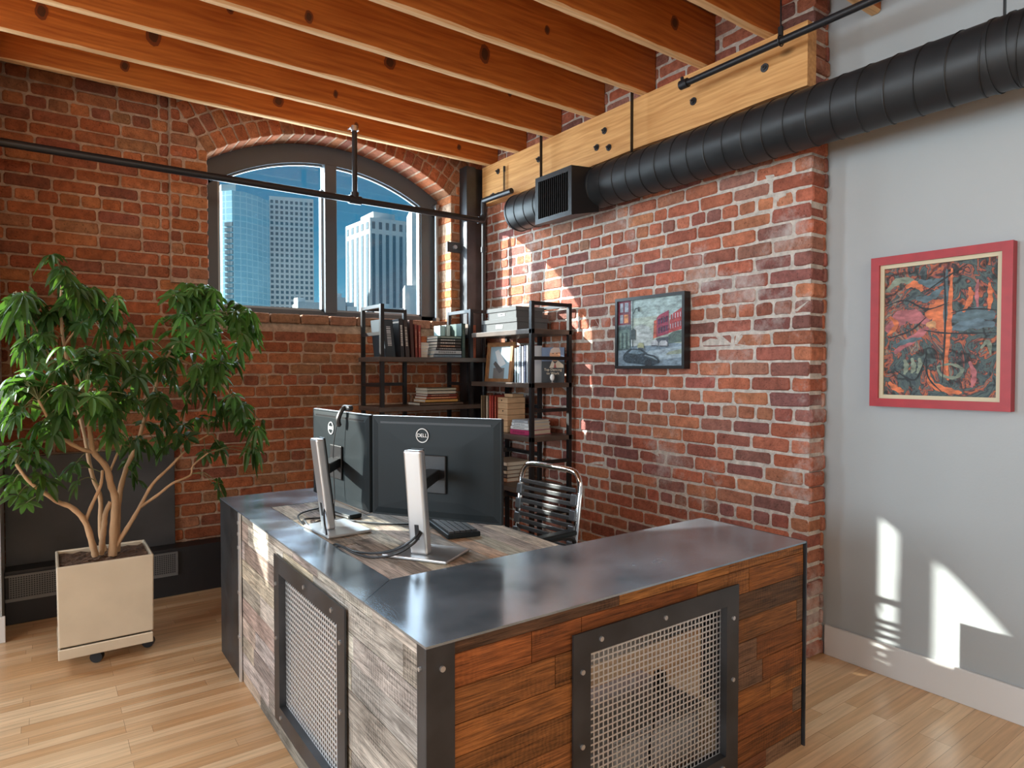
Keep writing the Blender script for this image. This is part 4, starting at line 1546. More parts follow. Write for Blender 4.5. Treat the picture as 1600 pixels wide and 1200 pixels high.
# ---------------------------------------------------------------- office chair
ch = thing('office_chair', 'black bungee cord office chair with chrome frame behind the desk', 'chair', (1.715, 2.375, 0), math.radians(-175.6))
HW = 0.2
def bk(y, z_):          # back plane in chair space
    return Vector((-0.165 - (z_ - 0.46) * 0.13, y, z_))
pth = [bk(-HW, .44), bk(-HW, .6), bk(-HW, .78), bk(-HW, .86), bk(-HW + .018, .905), bk(-HW + .06, .928), bk(0, .932), bk(HW - .06, .928), bk(HW - .018, .905), bk(HW, .86), bk(HW, .78), bk(HW, .6), bk(HW, .44)]
MB().tube(smooth_path(pth, 5), 0.0135, 12).build('back_frame', M_CHROME, ch, world=False, smooth=True)
for i in range(12):
    zz = 0.50 + i * 0.0315
    MB().obox(bk(0, zz) + Vector((.012, 0, 0)), (0, HW - .012, 0), (.004, 0, 0), (-0.001, 0, .0098)).build('back_cord', M_RUBBER, ch, world=False, bevel=0.003)
for sy in (-1, 1):
    for i in range(5):
        zz = 0.53 + i * 0.069
        MB().obox(bk(sy * (HW - .014), zz) + Vector((.012, 0, 0)), (0, .019, 0), (.011, 0, 0), (-0.003, 0, .024)).build('cord_clip', mat('clip_grey', (0.16, 0.18, 0.2), 0.3, 0.3), ch, world=False, bevel=0.004)
sf = [(-.19, -.2, .45), (-.19, .2, .45), (.16, .22, .455), (.22, .17, .45), (.23, 0, .445), (.22, -.17, .45), (.16, -.22, .455)]
MB().tube(smooth_path(sf + [sf[0]], 5)[:-1], 0.012, 10, closed=True).build('seat_frame', M_CHROME, ch, world=False, smooth=True)
for i in range(12):
    xx = -.165 + i * .031
    MB().box((xx, -.205, .455), (xx + .02, .205, .462)).build('seat_cord', M_RUBBER, ch, world=False)
for sy in (-1, 1):
    y_ = sy * 0.255
    ar = MB().tube(smooth_path([(-.10, sy * .21, .44), (-.12, y_, .50), (-.13, y_, .62), (-.10, y_, .665), (0, y_, .672), (.13, y_, .672), (.17, y_, .64), (.15, y_, .54), (.10, sy * .21, .45)], 5), 0.010, 10).build('armrest', M_BLACK, ch, world=False, smooth=True)
    MB().box((-.12, y_ - .026, .675), (.16, y_ + .026, .697)).build('arm_pad', M_PLASTIC, ar, world=False, bevel=0.008, segs=3)
MB().tube([(0, 0, .12), (0, 0, .43)], 0.025, 14).build('gas_lift', M_CHROME, ch, world=False, smooth=True)
MB().box((-.1, -.08, .415), (.1, .08, .443)).build('mechanism', M_BLACK, ch, world=False, bevel=0.006)
for k in range(5):
    a = math.radians(72 * k + 20)
    d = Vector((math.cos(a), math.sin(a), 0))
    lg = MB().tube([d * .02 + Vector((0, 0, .12)), d * .15 + Vector((0, 0, .10)), d * .28 + Vector((0, 0, .075))], [.022, .018, .013], 10).build('base_leg', M_CHROME, ch, world=False, smooth=True)
    p_ = d * .28
    sd = Vector((-d.y, d.x, 0))
    MB().tube([p_ - sd * .02 + Vector((0, 0, .029)), p_ + sd * .02 + Vector((0, 0, .029))], .028, 14).build('caster', M_BLACK, lg, world=False, smooth=True)

# ---------------------------------------------------------------- corner etagere
sh = thing('corner_shelf', 'black steel corner bookshelf with dark wood shelves below the arched window', 'bookshelf', (2.58, 4.12, 0))
M_SHELF = mat('shelf_dark_wood', (0.085, 0.062, 0.05), 0.38, noise=0.3, nscale=6, nstretch=(1, 1, 5))
TW = 0.026
posts = {'A': (1.872, 4.45), 'B': (1.872, 4.13), 'C': (2.20, 4.45), 'E': (2.585, 4.45), 'F': (2.585, 4.13), 'J': (2.915, 4.13), 'I': (2.905, 3.71), 'G': (2.585, 3.385), 'H': (2.905, 3.385)}
ZT = 1.835
for k_, (x_, y_) in posts.items():
    MB().box((x_ - TW / 2, y_ - TW / 2, 0), (x_ + TW / 2, y_ + TW / 2, ZT)).build('post', M_BLACK, sh)


def rail(a, b_, zz):
    A_, B_ = posts[a], posts[b_]
    return MB().bar((A_[0], A_[1], zz), (B_[0], B_[1], zz), TW * .9, TW * .9).build('rail', M_BLACK, sh)


for a, b_ in (('A', 'B'), ('A', 'C'), ('E', 'F'), ('F', 'J'), ('G', 'H'), ('H', 'I')):
    rail(a, b_, ZT - TW / 2)
WS = [1.475, 1.13, 0.785, 0.44]          # shelf tops of the window run
SS = [1.655, 1.30, 0.945, 0.59]          # shelf tops of the side run
for z_ in SS:
    rail('A', 'B', z_ - .02); rail('E', 'F', z_ - .02)
    if z_ < 1.6: rail('A', 'C', z_ - .02)
for z_ in WS:
    rail('G', 'H', z_ - .012); rail('I', 'J', z_ - .01)
for z_ in WS:
    MB().box((1.845, 4.115, z_ - .032), (2.935, 4.475, z_)).build('shelf', M_SHELF, sh, bevel=0.002)
for i, z_ in enumerate(SS):
    MB().box((2.572, 3.372, z_ - .032), (2.935, 4.105 if i else 4.10, z_)).build('shelf', M_SHELF, sh, bevel=0.002)


def book(label, loc, rz, w_, h, t_, col, group=None, lean=0.0, lying=False, cov=None, band=None):
    """book in its own space: spine faces -y, thickness along x; lying: thickness along z"""
    r = thing('book', label, 'book', loc, rz, group)
    mb = MB()
    if lying:
        ca, cb_ = (-h / 2, 0, 0), (h / 2, w_, t_)
        mb.box((-h / 2, 0, 0), (h / 2, w_, .003), col)
        mb.box((-h / 2, 0, t_ - .003), (h / 2, w_, t_), col)
        mb.box((-h / 2, 0, 0), (h / 2, .004, t_), col)
        mb.build('cover', M_COL, r, world=False)
        MB().box((-h / 2 + .004, .0045, .0031), (h / 2 - .004, w_ - .004, t_ - .0031)).build('pages', M_PAPER, r, world=False)
        if band:
            m3 = MB()
            xq = -h * .36
            while xq < h * .25:
                dx_ = R.uniform(.004, .012)
                m3.box((xq, -.0008, t_ * .3), (xq + dx_, -.0002, t_ * .7), band)
                xq += dx_ + R.uniform(.002, .006)
            m3.build('spine_title', M_COL, r, world=False)
    else:
        S = math.tan(lean)
        def q(x, y, z_): return (x + z_ * S, y, z_)
        def bx(a, b_, cc, tgt):
            x0, y0, z0 = a; x1, y1, z1 = b_
            tgt.add([q(x0, y0, z0), q(x1, y0, z0), q(x1, y1, z0), q(x0, y1, z0), q(x0, y0, z1), q(x1, y0, z1), q(x1, y1, z1), q(x0, y1, z1)],
                    [(0, 3, 2, 1), (4, 5, 6, 7), (0, 1, 5, 4), (1, 2, 6, 5), (2, 3, 7, 6), (3, 0, 4, 7)], cc)
        bx((0, 0, 0), (.003, w_, h), col, mb)
        bx((t_ - .003, 0, 0), (t_, w_, h), col, mb)
        bx((0, 0, 0), (t_, .004, h), col, mb)
        mb.build('cover', M_COL, r, world=False)
        m2 = MB(); bx((.0031, .0045, .004), (t_ - .0031, w_ - .004, h - .004), None, m2)
        m2.build('pages', M_PAPER, r, world=False)
        if band:
            m3 = MB()
            zq = h * .3
            while zq < h * .82:
                dz_ = R.uniform(.004, .012)
                bx((t_ * .3, -.0008, zq), (t_ * .7, -.0002, zq + dz_), band, m3)
                zq += dz_ + R.uniform(.003, .006)
            m3.build('spine_title', M_COL, r, world=False)
    return r


Z1 = WS[0]
DK, WH, RD = (0.025, 0.025, 0.03), (0.72, 0.74, 0.74), (0.33, 0.06, 0.045)
# upper window shelf, left: upright books in the first tower
book('tall black book with a white picture on its spine, leftmost on the upper shelf', (1.93, 4.19, Z1), 0, .2, .262, .075, (0.03, 0.045, 0.06), lean=-.10, band=(0.55, 0.6, 0.65))
book('black book with a white title beside the front post of the shelf', (2.035, 4.18, Z1), 0, .19, .268, .034, DK, lean=-.05, band=(0.6, 0.6, 0.58))
book('second black book with a pale title in the upright row', (2.073, 4.18, Z1), 0, .19, .262, .036, (0.04, 0.03, 0.03), lean=-.07, band=(0.5, 0.45, 0.4))
book('dark brown book between the black titles and the red one', (2.118, 4.18, Z1), 0, .19, .264, .028, (0.07, 0.025, 0.02), lean=-.05)
book('slim dark red book, tallest of the two red ones', (2.150, 4.18, Z1), 0, .18, .235, .022, (0.22, 0.04, 0.03), lean=-.03, band=(0.4, 0.2, 0.12))
book('slim brick red book closing the upright row on the right', (2.176, 4.18, Z1), 0, .18, .23, .022, RD, lean=-.01, band=(0.5, 0.25, 0.2))
# lying stacks, middle of the upper shelf
zz = Z1
for i, (h, t_, col, lab, bd_) in enumerate([(.235, .024, (0.18, 0.24, 0.30), 'slate blue book at the bottom of the flat stack on the upper shelf', (.1, .13, .16)), (.225, .030, (0.42, 0.44, 0.46), 'grey book second from the bottom of the flat stack', (.15, .15, .15)), (.21, .018, (0.08, 0.075, 0.075), 'thin charcoal book third in the flat stack', (.4, .38, .35))]):
    book(lab, (2.405 + i * .004, 4.16, zz), 0, .17, h, t_, col, lying=True, band=bd_)
    zz += t_ + .0005
for i, (t_, col, lab, bd_) in enumerate([(.022, (0.05, 0.03, 0.025), 'dark book with an orange title in the upper flat stack', (.55, .33, .2)), (.022, (0.07, 0.06, 0.055), 'dark brown book in the middle of the upper flat stack', (.5, .45, .4)), (.02, (0.05, 0.05, 0.045), 'near black book below the green one in the flat stack', (.5, .5, .45)), (.02, (0.16, 0.22, 0.19), 'dull green book topping the flat stack', (.3, .35, .3))]):
    book(lab, (2.42 + i * .001, 4.165, zz), 0, .17, .20, t_, col, lying=True, band=bd_)
    zz += t_ + .0005
zz = Z1
for i, (t_, col) in enumerate([(.024, (.70, .58, .52)), (.02, (.74, .74, .73)), (.02, (.66, .66, .66)), (.022, (.72, .70, .68)), (.02, (.6, .6, .6))]):
    names = ['bottom', 'second', 'middle', 'fourth', 'top']
    book('white paperback, %s of the low pile left of the flat stack' % names[i], (2.262 + i * .003, 4.28, zz), math.radians(90), .19, .15, t_, col, lying=True)
    zz += t_ + .0005
book('pale blue book standing behind the flat stack', (2.44, 4.33, Z1), 0, .1, .245, .04, (0.42, 0.6, 0.62))
book('white book standing right of the pale blue one', (2.485, 4.32, Z1), 0, .11, .25, .035, (0.62, 0.72, 0.72))
book('dark green book standing against the flat stack', (2.525, 4.16, Z1), 0, .17, .255, .03, (0.05, 0.09, 0.08), band=(.12, .15, .12))
book('brown patterned book right of the dark green one', (2.605, 4.20, Z1), 0, .17, .255, .034, (0.14, 0.09, 0.06), band=(.25, .17, .1))
book('reddish brown book at the right end of the upper window shelf', (2.645, 4.20, Z1), 0, .17, .25, .030, (0.36, 0.10, 0.05), band=(.16, .05, .03))
# second window shelf: flat stack, small print card
zz = WS[1]
for (h, t_, col, lab, bd_) in [(.36, .02, (0.11, 0.07, 0.05), 'wide dark book at the bottom of the lower flat stack', (.2, .12, .08)), (.27, .022, (0.55, 0.30, 0.08), 'ochre book in the lower flat stack', (.5, .2, .06)), (.25, .02, (0.40, 0.10, 0.05), 'orange red book in the lower flat stack', (.6, .3, .15)), (.235, .016, (0.22, 0.05, 0.04), 'maroon book under the cream ones', (.5, .3, .2)), (.235, .024, (0.48, 0.42, 0.34), 'cream book second from top of the lower flat stack', None), (.24, .02, (0.40, 0.37, 0.28), 'olive cream book topping the lower flat stack', None)]:
    book(lab, (2.36, 4.17, zz), 0, .19, h, t_, col, lying=True, band=bd_)
    zz += t_ + .0005
# side run, middle shelf
S1 = SS[1]
rA = -math.pi / 2          # spines facing -x
fr = thing('photo_frame', 'wooden framed picture leaning on the middle shelf near the corner', 'picture frame', (2.70, 3.925, S1), 0)
def PF(u, z_, d): return (2.72 + z_ * .10 - d - .02, 3.925 + u, S1 + z_)
def pbox(mb, P, a, b_, c, d_, d0, d1, col=None):
    c8 = [P(a, c, d0), P(b_, c, d0), P(b_, d_, d0), P(a, d_, d0), P(a, c, d1), P(b_, c, d1), P(b_, d_, d1), P(a, d_, d1)]
    mb.add(c8, [(0, 3, 2, 1), (4, 5, 6, 7), (0, 1, 5, 4), (1, 2, 6, 5), (2, 3, 7, 6), (3, 0, 4, 7)], col)
mb = MB()
W_, H_ = .165, .285
for (a, b_, c, d_) in ((-W_, -W_ + .03, 0, H_), (W_ - .03, W_, 0, H_), (-W_ + .03, W_ - .03, H_ - .03, H_), (-W_ + .03, W_ - .03, 0, .022)):
    pbox(mb, PF, a, b_, c, d_, 0, .02)
mb.build('frame', mat('frame_walnut', (0.33, 0.15, 0.06), 0.4, noise=.3, nscale=20), fr, recalc=True)
mb = MB()
pbox(mb, PF, -W_ + .03, W_ - .03, .022, H_ - .03, .002, .006, (0.36, 0.5, 0.58))
pbox(mb, PF, -.06, .08, .022, .10, .006, .0065, (0.20, 0.19, 0.18))
mb.prism([PF(-.075, .13, .0068), PF(.03, .235, .0068), PF(.075, .22, .0068), PF(.01, .10, .0068)], (-.0004, 0, 0), (0.75, 0.76, 0.76))
mb.prism([PF(-.05, .08, .0072), PF(.06, .15, .0072), PF(.085, .13, .0072), PF(.0, .06, .0072)], (-.0004, 0, 0), (0.12, 0.11, 0.11))
mb.build('picture', M_COL, fr, recalc=True)
for i, (t_, h, col, lab) in enumerate([(.022, .235, (0.35, 0.45, 0.5), 'grey blue book next to the photo frame'), (.026, .24, (0.55, 0.68, 0.70), 'pale aqua book on the middle side shelf'), (.02, .25, (0.12, 0.14, 0.2), 'navy book behind the shelf post'), (.024, .245, (0.4, 0.45, 0.52), 'silver grey book behind the shelf post'), (.022, .25, (0.05, 0.06, 0.12), 'dark navy book left of the portrait cover'), (.018, .25, (0.65, 0.72, 0.8), 'thin pale book against the portrait cover')]):
    yy = 3.655 - i * .0275
    book(lab, (2.64, yy, S1), rA, .12, h, t_, col, band=tuple(min(1, q * 1.5 + .1) for q in col))
cvb = thing('book', 'dark book facing out with a portrait and the words Tap Dancing to Work', 'book', (2.83, 3.50, S1), 0)
def PC(u, z_, d):
    k = (u + .055) / .16
    return (2.752 + .10 * k - .77 * d, 3.492 - .118 * k - .63 * d, S1 + z_)     # u runs left to right as seen
mb = MB()
pbox(mb, PC, -.055, .105, 0, .238, -.02, 0, (0.02, 0.02, 0.022))
mb.build('cover', M_COL, cvb, recalc=True)
mb = MB()
pbox(mb, PC, -.055, .105, .145, .238, 0, .0005, (0.14, 0.19, 0.30))
mb.prism([PC(.02 + .038 * math.cos(q * .393) + .02, .19 + .047 * math.sin(q * .393), .0008) for q in range(16)], (-.0004, 0, 0), (0.62, 0.30, 0.16))
mb.prism([PC(.005, .20, .0013), PC(.08, .205, .0013), PC(.07, .236, .0013), PC(.03, .2375, .0013), PC(.01, .225, .0013)], (-.0003, 0, 0), (0.55, 0.42, 0.36))
mb.prism([PC(.0, .10, .0012), PC(.02, .15, .0012), PC(.04, .125, .0012), PC(.06, .15, .0012), PC(.10, .12, .0012), PC(.10, .10, .0012)], (-.0003, 0, 0), (0.55, 0.45, 0.34))
mb.prism([PC(.03, .10, .0016), PC(.04, .14, .0016), PC(.05, .10, .0016)], (-.0003, 0, 0), (0.30, 0.05, 0.04))
for (uu, zz2, ww) in ((.026, .197, .010), (.052, .197, .010)):
    pbox(mb, PC, uu - ww / 2, uu + ww / 2, zz2 - .003, zz2 + .003, .0013, .0018, (0.10, 0.05, 0.04))
pbox(mb, PC, .028, .052, .166, .170, .0013, .0018, (0.25, 0.06, 0.05))
mb.build('cover_portrait', M_COL, cvb, recalc=True)
text_mesh('Tap Dancing', .024, mat('title_cream', (0.75, 0.62, 0.45), .6), cvb, 'cover_title', Vector(PC(.025, .087, .001)) - cvb.location, (.631, -.776, 0), (0, 0, 1), .0004)
text_mesh('to Work', .024, mat('title_cream'), cvb, 'cover_title', Vector(PC(.025, .062, .001)) - cvb.location, (.631, -.776, 0), (0, 0, 1), .0004)
eg = thing('egg_ornament', 'small white egg shaped ornament on a stand before the portrait book', 'ornament', (2.765, 3.395, S1))
mb = MB()
prof = [(0.0, .012), (.006, .013), (.012, .02), (.0155, .032), (.014, .046), (.008, .056), (0.0005, .059)]
mb.tube([(0, 0, p[1]) for p in prof], [max(.0005, p[0]) for p in prof], 16)
mb.build('egg', M_WHITE, eg, world=False, smooth=True)
MB().tube([(0, 0, 0), (0, 0, .004), (0, 0, .014)], [.010, .004, .006], 12).build('stand', M_SILVER, eg, world=False, smooth=True)
# top shelf: storage boxes
def sbox(label, y0, y1, z0, h, xf=2.63, xd=.265, lidh=.028, gap=0.0):
    r = thing('storage_box', label, 'box', (xf + xd / 2, (y0 + y1) / 2, z0), 0, 'storage boxes on the top shelf')
    mg_ = mat('box_grey_linen', (0.095, 0.10, 0.105), 0.75, bump=0.2, bscale=200)
    MB().box((xf, y0, z0), (xf + xd, y1, z0 + h - .012)).build('body', mg_, r)
    MB().box((xf - .008, y0 - .008, z0 + h - lidh), (xf + xd + .008, y1 + .008, z0 + h)).build('lid', mg_, r, bevel=.002)
    yc = (y0 + y1) / 2
    lh = MB().box((xf - .003, yc - .04, z0 + .022), (xf - .0002, yc + .04, z0 + h - lidh - .012)).build('label_holder', M_WHITE, r)
    MB().box((xf - .0045, yc - .02, z0 + .036), (xf - .003, yc + .018, z0 + h - lidh - .024)).build('label_print', M_BLACK, lh)
sbox('lower grey storage box with a white label holder on the top shelf', 3.61, 4.03, SS[0] + .001, .088)
sbox('upper grey storage box stacked on the other one', 3.64, 3.99, SS[0] + .090, .080, xf=2.645, xd=.23)
# lower side shelf
S2 = SS[2]
for i, (t_, h, col, lab) in enumerate([(.02, .25, (0.32, 0.22, 0.12), 'tan book at the left end of the lower side shelf'), (.016, .245, (0.2, 0.12, 0.07), 'narrow brown book second on the lower side shelf'), (.022, .25, (0.66, 0.56, 0.42), 'cream book left of the red books'), (.034, .255, (0.42, 0.05, 0.03), 'thick red book on the lower side shelf'), (.026, .25, (0.36, 0.04, 0.03), 'second red book on the lower side shelf'), (.024, .25, (0.46, 0.09, 0.05), 'red book with a pale title beside the wooden box')]):
    yy = 4.095 - i * .036
    book(lab, (2.65, yy, S2), rA, .18, h, t_, col, band=tuple(min(1, q * 1.4 + .06) for q in col))
mbx = thing('magazine_box', 'pale wooden slatted upright box on the lower side shelf', 'box', (2.72, 3.81, S2))
M_PINE = mat('pale_pine', (0.62, 0.40, 0.23), 0.55, noise=.15, nscale=12, nstretch=(1, .3, 3))
mb = MB()
for k in range(6):
    mb.box((2.645, 3.745, S2 + .001 + k * .041), (2.80, 3.865, S2 + .040 + k * .041))
mb.build('slats', M_PINE, mbx, bevel=.002)
MB().box((2.70, 3.76, S2 + .2465), (2.80, 3.86, S2 + .27)).build('top_block', M_PINE, mbx, bevel=.002)
for (u_, z_) in ((3.815, .225), (3.80, .15)):
    MB().tube([(2.645, u_, S2 + z_), (2.6435, u_, S2 + z_)], .006, 10).build('knot', M_BLACK, mbx)
zz = S2
for i, (t_, col, lab, o_) in enumerate([(.034, (0.42, 0.03, 0.12), 'crimson book at the bottom of the pile at the end of the lower side shelf', 0), (.022, (0.70, 0.72, 0.72), 'white book second in the pile on the lower side shelf', .0), (.024, (0.66, 0.7, 0.72), 'white book with grey lettering third in the pile', .012), (.018, (0.45, 0.5, 0.55), 'blue grey book topping the pile on the lower side shelf', .012)]):
    r = book(lab, (2.63, 3.58 - o_ * .3, zz), rA + .12, .21, .19 - i * .012, t_, col, lying=True, band=tuple(q * .5 for q in col))
    zz += t_ + .0005
# low shelf between monitor and chair: a few flat books
zz = SS[3]
for i, (t_, col, lab) in enumerate([(.03, (0.35, 0.16, 0.08), 'brown book lowest in the pile seen between monitor and chair'), (.026, (0.09, 0.06, 0.05), 'dark book second in the pile between monitor and chair'), (.026, (0.52, 0.38, 0.26), 'tan book in the pile between monitor and chair'), (.03, (0.05, 0.045, 0.04), 'black book in the pile between monitor and chair'), (.028, (0.55, 0.45, 0.35), 'beige book topping the pile between monitor and chair')]):
    book(lab, (2.65, 3.88, zz), rA, .2, .24, t_, col, lying=True, band=(.6, .55, .5))
    zz += t_ + .0005

# ---------------------------------------------------------------- pictures on the walls
M_OIL = mat('oil_paint', attr=True, rough=0.5, noise=0.45, nscale=26, nstretch=(1, 1, 2.2), bump=0.3, bscale=70)
pc1 = thing('street_painting', 'painting of a city street with red buildings in a deep black frame', 'painting', (2.93, 2.68, 1.395))
py0, py1, pz0, pz1 = 2.405, 2.948, 1.393, 1.827
XF = 2.905
mb = MB()
for (a, b_, c, d_) in ((py0, py0 + .018, pz0, pz1), (py1 - .018, py1, pz0, pz1), (py0 + .018, py1 - .018, pz0, pz0 + .018), (py0 + .018, py1 - .018, pz1 - .018, pz1)):
    mb.box((XF, a, c), (XF + .05, b_, d_))
mb.build('frame', mat('frame_black', (0.012, 0.012, 0.013), .35), pc1)
Wp, Hp = py1 - py0 - .036, pz1 - pz0 - .036
lay = [0]
pm = MB()
def PP(u, v):     # u,v in 0..1 from left, bottom of the canvas as seen
    return Vector((XF + .012 - lay[0] * .00012, py1 - .018 - u * Wp, pz0 + .018 + v * Hp))
def pg(col, pts):
    lay[0] += 1
    pm.prism([PP(*p) for p in pts], (.0001, 0, 0), tuple(q * .72 for q in col))
lay[0] = 0
pg((0.42, 0.56, 0.56), [(0, 0), (1, 0), (1, 1), (0, 1)])
pg((0.50, 0.60, 0.52), [(0.2, .30), (1, .30), (1, .75), (.2, .72)])
pg((0.25, 0.34, 0.42), [(0, 0), (1, 0), (1, .31), (.6, .36), (.3, .33), (0, .27)])
pg((0.38, 0.48, 0.55), [(.35, .05), (1, .12), (1, .28), (.5, .22)])
pg((0.34, 0.40, 0.30), [(.75, .16), (1, .17), (1, .24), (.8, .2)])
pg((0.22, 0.03, 0.06), [(0, .62), (.21, .62), (.21, 1), (0, 1)])
pg((0.09, 0.14, 0.15), [(0, .24), (.22, .24), (.22, .62), (0, .62)])
pg((0.16, 0.26, 0.24), [(.02, .26), (.19, .27), (.19, .56), (.02, .56)])
for (a, b_) in ((.03, .08), (.11, .17)):
    pg((0.40, 0.46, 0.55), [(a, .83), (b_, .83), (b_, .97), (a, .97)])
pg((0.40, 0.46, 0.55), [(.03, .66), (.08, .66), (.08, .79), (.03, .79)])
pg((0.80, 0.30, 0.10), [(.10, .66), (.17, .66), (.17, .79), (.10, .79)])
pg((0.24, 0.28, 0.30), [(0, .61), (.22, .61), (.22, .635), (0, .635)])
for i in range(5):
    pg((0.05, 0.09, 0.09) if i % 2 else (0.26, 0.36, 0.32), [(.03 + i * .035, .27), (.05 + i * .035, .27), (.05 + i * .035, .5), (.03 + i * .035, .52)])
pg((0.55, 0.62, 0.62), [(.22, .3), (.56, .3), (.56, .48), (.5, .58), (.38, .62), (.28, .6), (.22, .5)])
pg((0.62, 0.12, 0.06), [(.57, .40), (.64, .42), (.64, .68), (.58, .66)])
pg((0.36, 0.03, 0.08), [(.62, .42), (.80, .46), (.80, .80), (.66, .74), (.62, .70)])
pg((0.50, 0.05, 0.05), [(.80, .47), (1, .52), (1, .83), (.82, .72)])
for r_ in range(2):
    for i in range(4):
        a = .645 + i * .038
        pg((0.08, 0.02, 0.07), [(a, .47 + r_ * .13 + i * .01), (a + .025, .475 + r_ * .13 + i * .01), (a + .025, .56 + r_ * .13 + i * .01), (a, .55 + r_ * .13 + i * .01)])
    for i in range(5):
        a = .82 + i * .036
        pg((0.55, 0.52, 0.60), [(a, .53 + r_ * .13 + i * .008), (a + .012, .53 + r_ * .13 + i * .008), (a + .012, .60 + r_ * .13 + i * .008), (a, .60 + r_ * .13 + i * .008)])
pg((0.10, 0.15, 0.13), [(.80, .32), (1, .34), (1, .50), (.88, .49), (.80, .44)])
pg((0.09, 0.10, 0.13), [(.60, .33), (.80, .33), (.80, .42), (.62, .40)])
pg((0.02, 0.03, 0.03), [(.245, .28), (.258, .28), (.252, .99), (.243, .99)])
pg((0.04, 0.05, 0.05), [(.25, .80), (.29, .87), (.34, .88), (.34, .87), (.295, .855), (.255, .78)])
pg((0.04, 0.06, 0.06), [(.33, .82), (.36, .82), (.36, .89), (.33, .89)])
pg((0.05, 0.07, 0.07), [(.225, .40), (.295, .40), (.30, .54), (.26, .57), (.225, .54)])
for (a, v_, s_) in ((.54, .30, .11), (.66, .29, .13), (.33, .27, .10)):
    pg((0.55, 0.58, 0.62) if a > .5 else (0.50, 0.52, 0.30), [(a, v_), (a + s_, v_ - .01), (a + s_, v_ + .04), (a + s_ * .8, v_ + .075), (a + s_ * .25, v_ + .075), (a, v_ + .04)])
    pg((0.08, 0.1, 0.13), [(a + .01, v_ - .015), (a + s_ - .01, v_ - .02), (a + s_ - .01, v_), (a + .01, v_ + .005)])
# dark parked car, foreground
pg((0.03, 0.05, 0.07), [(.09, .10), (.14, .05), (.55, .0), (.66, .04), (.655, .10), (.60, .15), (.48, .18), (.40, .25), (.22, .265), (.15, .22), (.10, .17)])
pg((0.16, 0.24, 0.30), [(.18, .20), (.24, .245), (.37, .235), (.43, .19), (.30, .17)])
pg((0.30, 0.40, 0.46), [(.45, .165), (.58, .13), (.64, .085), (.63, .08), (.56, .115), (.44, .15)])
pg((0.015, 0.02, 0.03), [(.45, .0), (.55, .0), (.56, .07), (.52, .10), (.46, .08)])
cv = pm.build('canvas', M_OIL, pc1, recalc=True)

art = thing('abstract_painting', 'abstract swirling orange and teal painting in a broad red frame', 'painting', (PX, 1.2, 1.225))
ay0, ay1, az0, az1 = 0.932, 1.466, 1.224, 1.890
XA = PX - 0.045
mb = MB()
fwid = .036
for (a, b_, c, d_) in ((ay0, ay0 + fwid, az0, az1), (ay1 - fwid, ay1, az0, az1), (ay0 + fwid, ay1 - fwid, az0, az0 + fwid), (ay0 + fwid, ay1 - fwid, az1 - fwid, az1)):
    mb.box((XA, a, c), (PX - .001, b_, d_))
mb.build('frame', mat('frame_red', (0.38, 0.014, 0.022), .4, noise=.1, nscale=20), art)
mb = MB()
l2 = fwid + .017
for (a, b_, c, d_) in ((ay0 + fwid, ay0 + l2, az0 + fwid, az1 - fwid), (ay1 - l2, ay1 - fwid, az0 + fwid, az1 - fwid), (ay0 + l2, ay1 - l2, az0 + fwid, az0 + l2), (ay0 + l2, ay1 - l2, az1 - l2, az1 - fwid)):
    mb.box((XA + .012, a, c), (PX - .001, b_, d_))
mb.build('liner', mat('liner_cream', (0.62, 0.55, 0.38), .6), art)
ma = bpy.data.materials.new('abstract_art')
ma.use_nodes = True
t = ma.node_tree
b = t.nodes['Principled BSDF']
b.inputs['Roughness'].default_value = 0.6
co = t.nodes.new('ShaderNodeTexCoord')
n1 = t.nodes.new('ShaderNodeTexNoise')
n1.inputs['Scale'].default_value = 5.0
n1.inputs['Detail'].default_value = 3
n1.inputs['Distortion'].default_value = 1.2
t.links.new(co.outputs['Object'], n1.inputs['Vector'])
sc_ = t.nodes.new('ShaderNodeVectorMath'); sc_.operation = 'SCALE'; sc_.inputs['Scale'].default_value = 0.45
t.links.new(n1.outputs['Color'], sc_.inputs[0])
ad = t.nodes.new('ShaderNodeVectorMath')
t.links.new(co.outputs['Object'], ad.inputs[0]); t.links.new(sc_.outputs[0], ad.inputs[1])
n2 = t.nodes.new('ShaderNodeTexNoise')
n2.inputs['Scale'].default_value = 6
n2.inputs['Detail'].default_value = 5
n2.inputs['Distortion'].default_value = 2.5
t.links.new(ad.outputs[0], n2.inputs['Vector'])
cr = t.nodes.new('ShaderNodeValToRGB')
els = cr.color_ramp.elements
stops = [(0.28, (0.012, 0.018, 0.022)), (0.38, (0.045, 0.068, 0.078)), (0.46, (0.085, 0.125, 0.12)), (0.505, (0.025, 0.022, 0.025)), (0.53, (0.22, 0.065, 0.06)), (0.575, (0.52, 0.14, 0.05)), (0.60, (0.12, 0.05, 0.06)), (0.66, (0.16, 0.19, 0.16)), (0.74, (0.42, 0.22, 0.13))]
els[0].position, els[0].color = stops[0][0], (*stops[0][1], 1)
els[1].position, els[1].color = stops[-1][0], (*stops[-1][1], 1)
for p_, c_ in stops[1:-1]:
    e = els.new(p_)
    e.color = (*c_, 1)
t.links.new(n2.outputs['Fac'], cr.inputs[0])
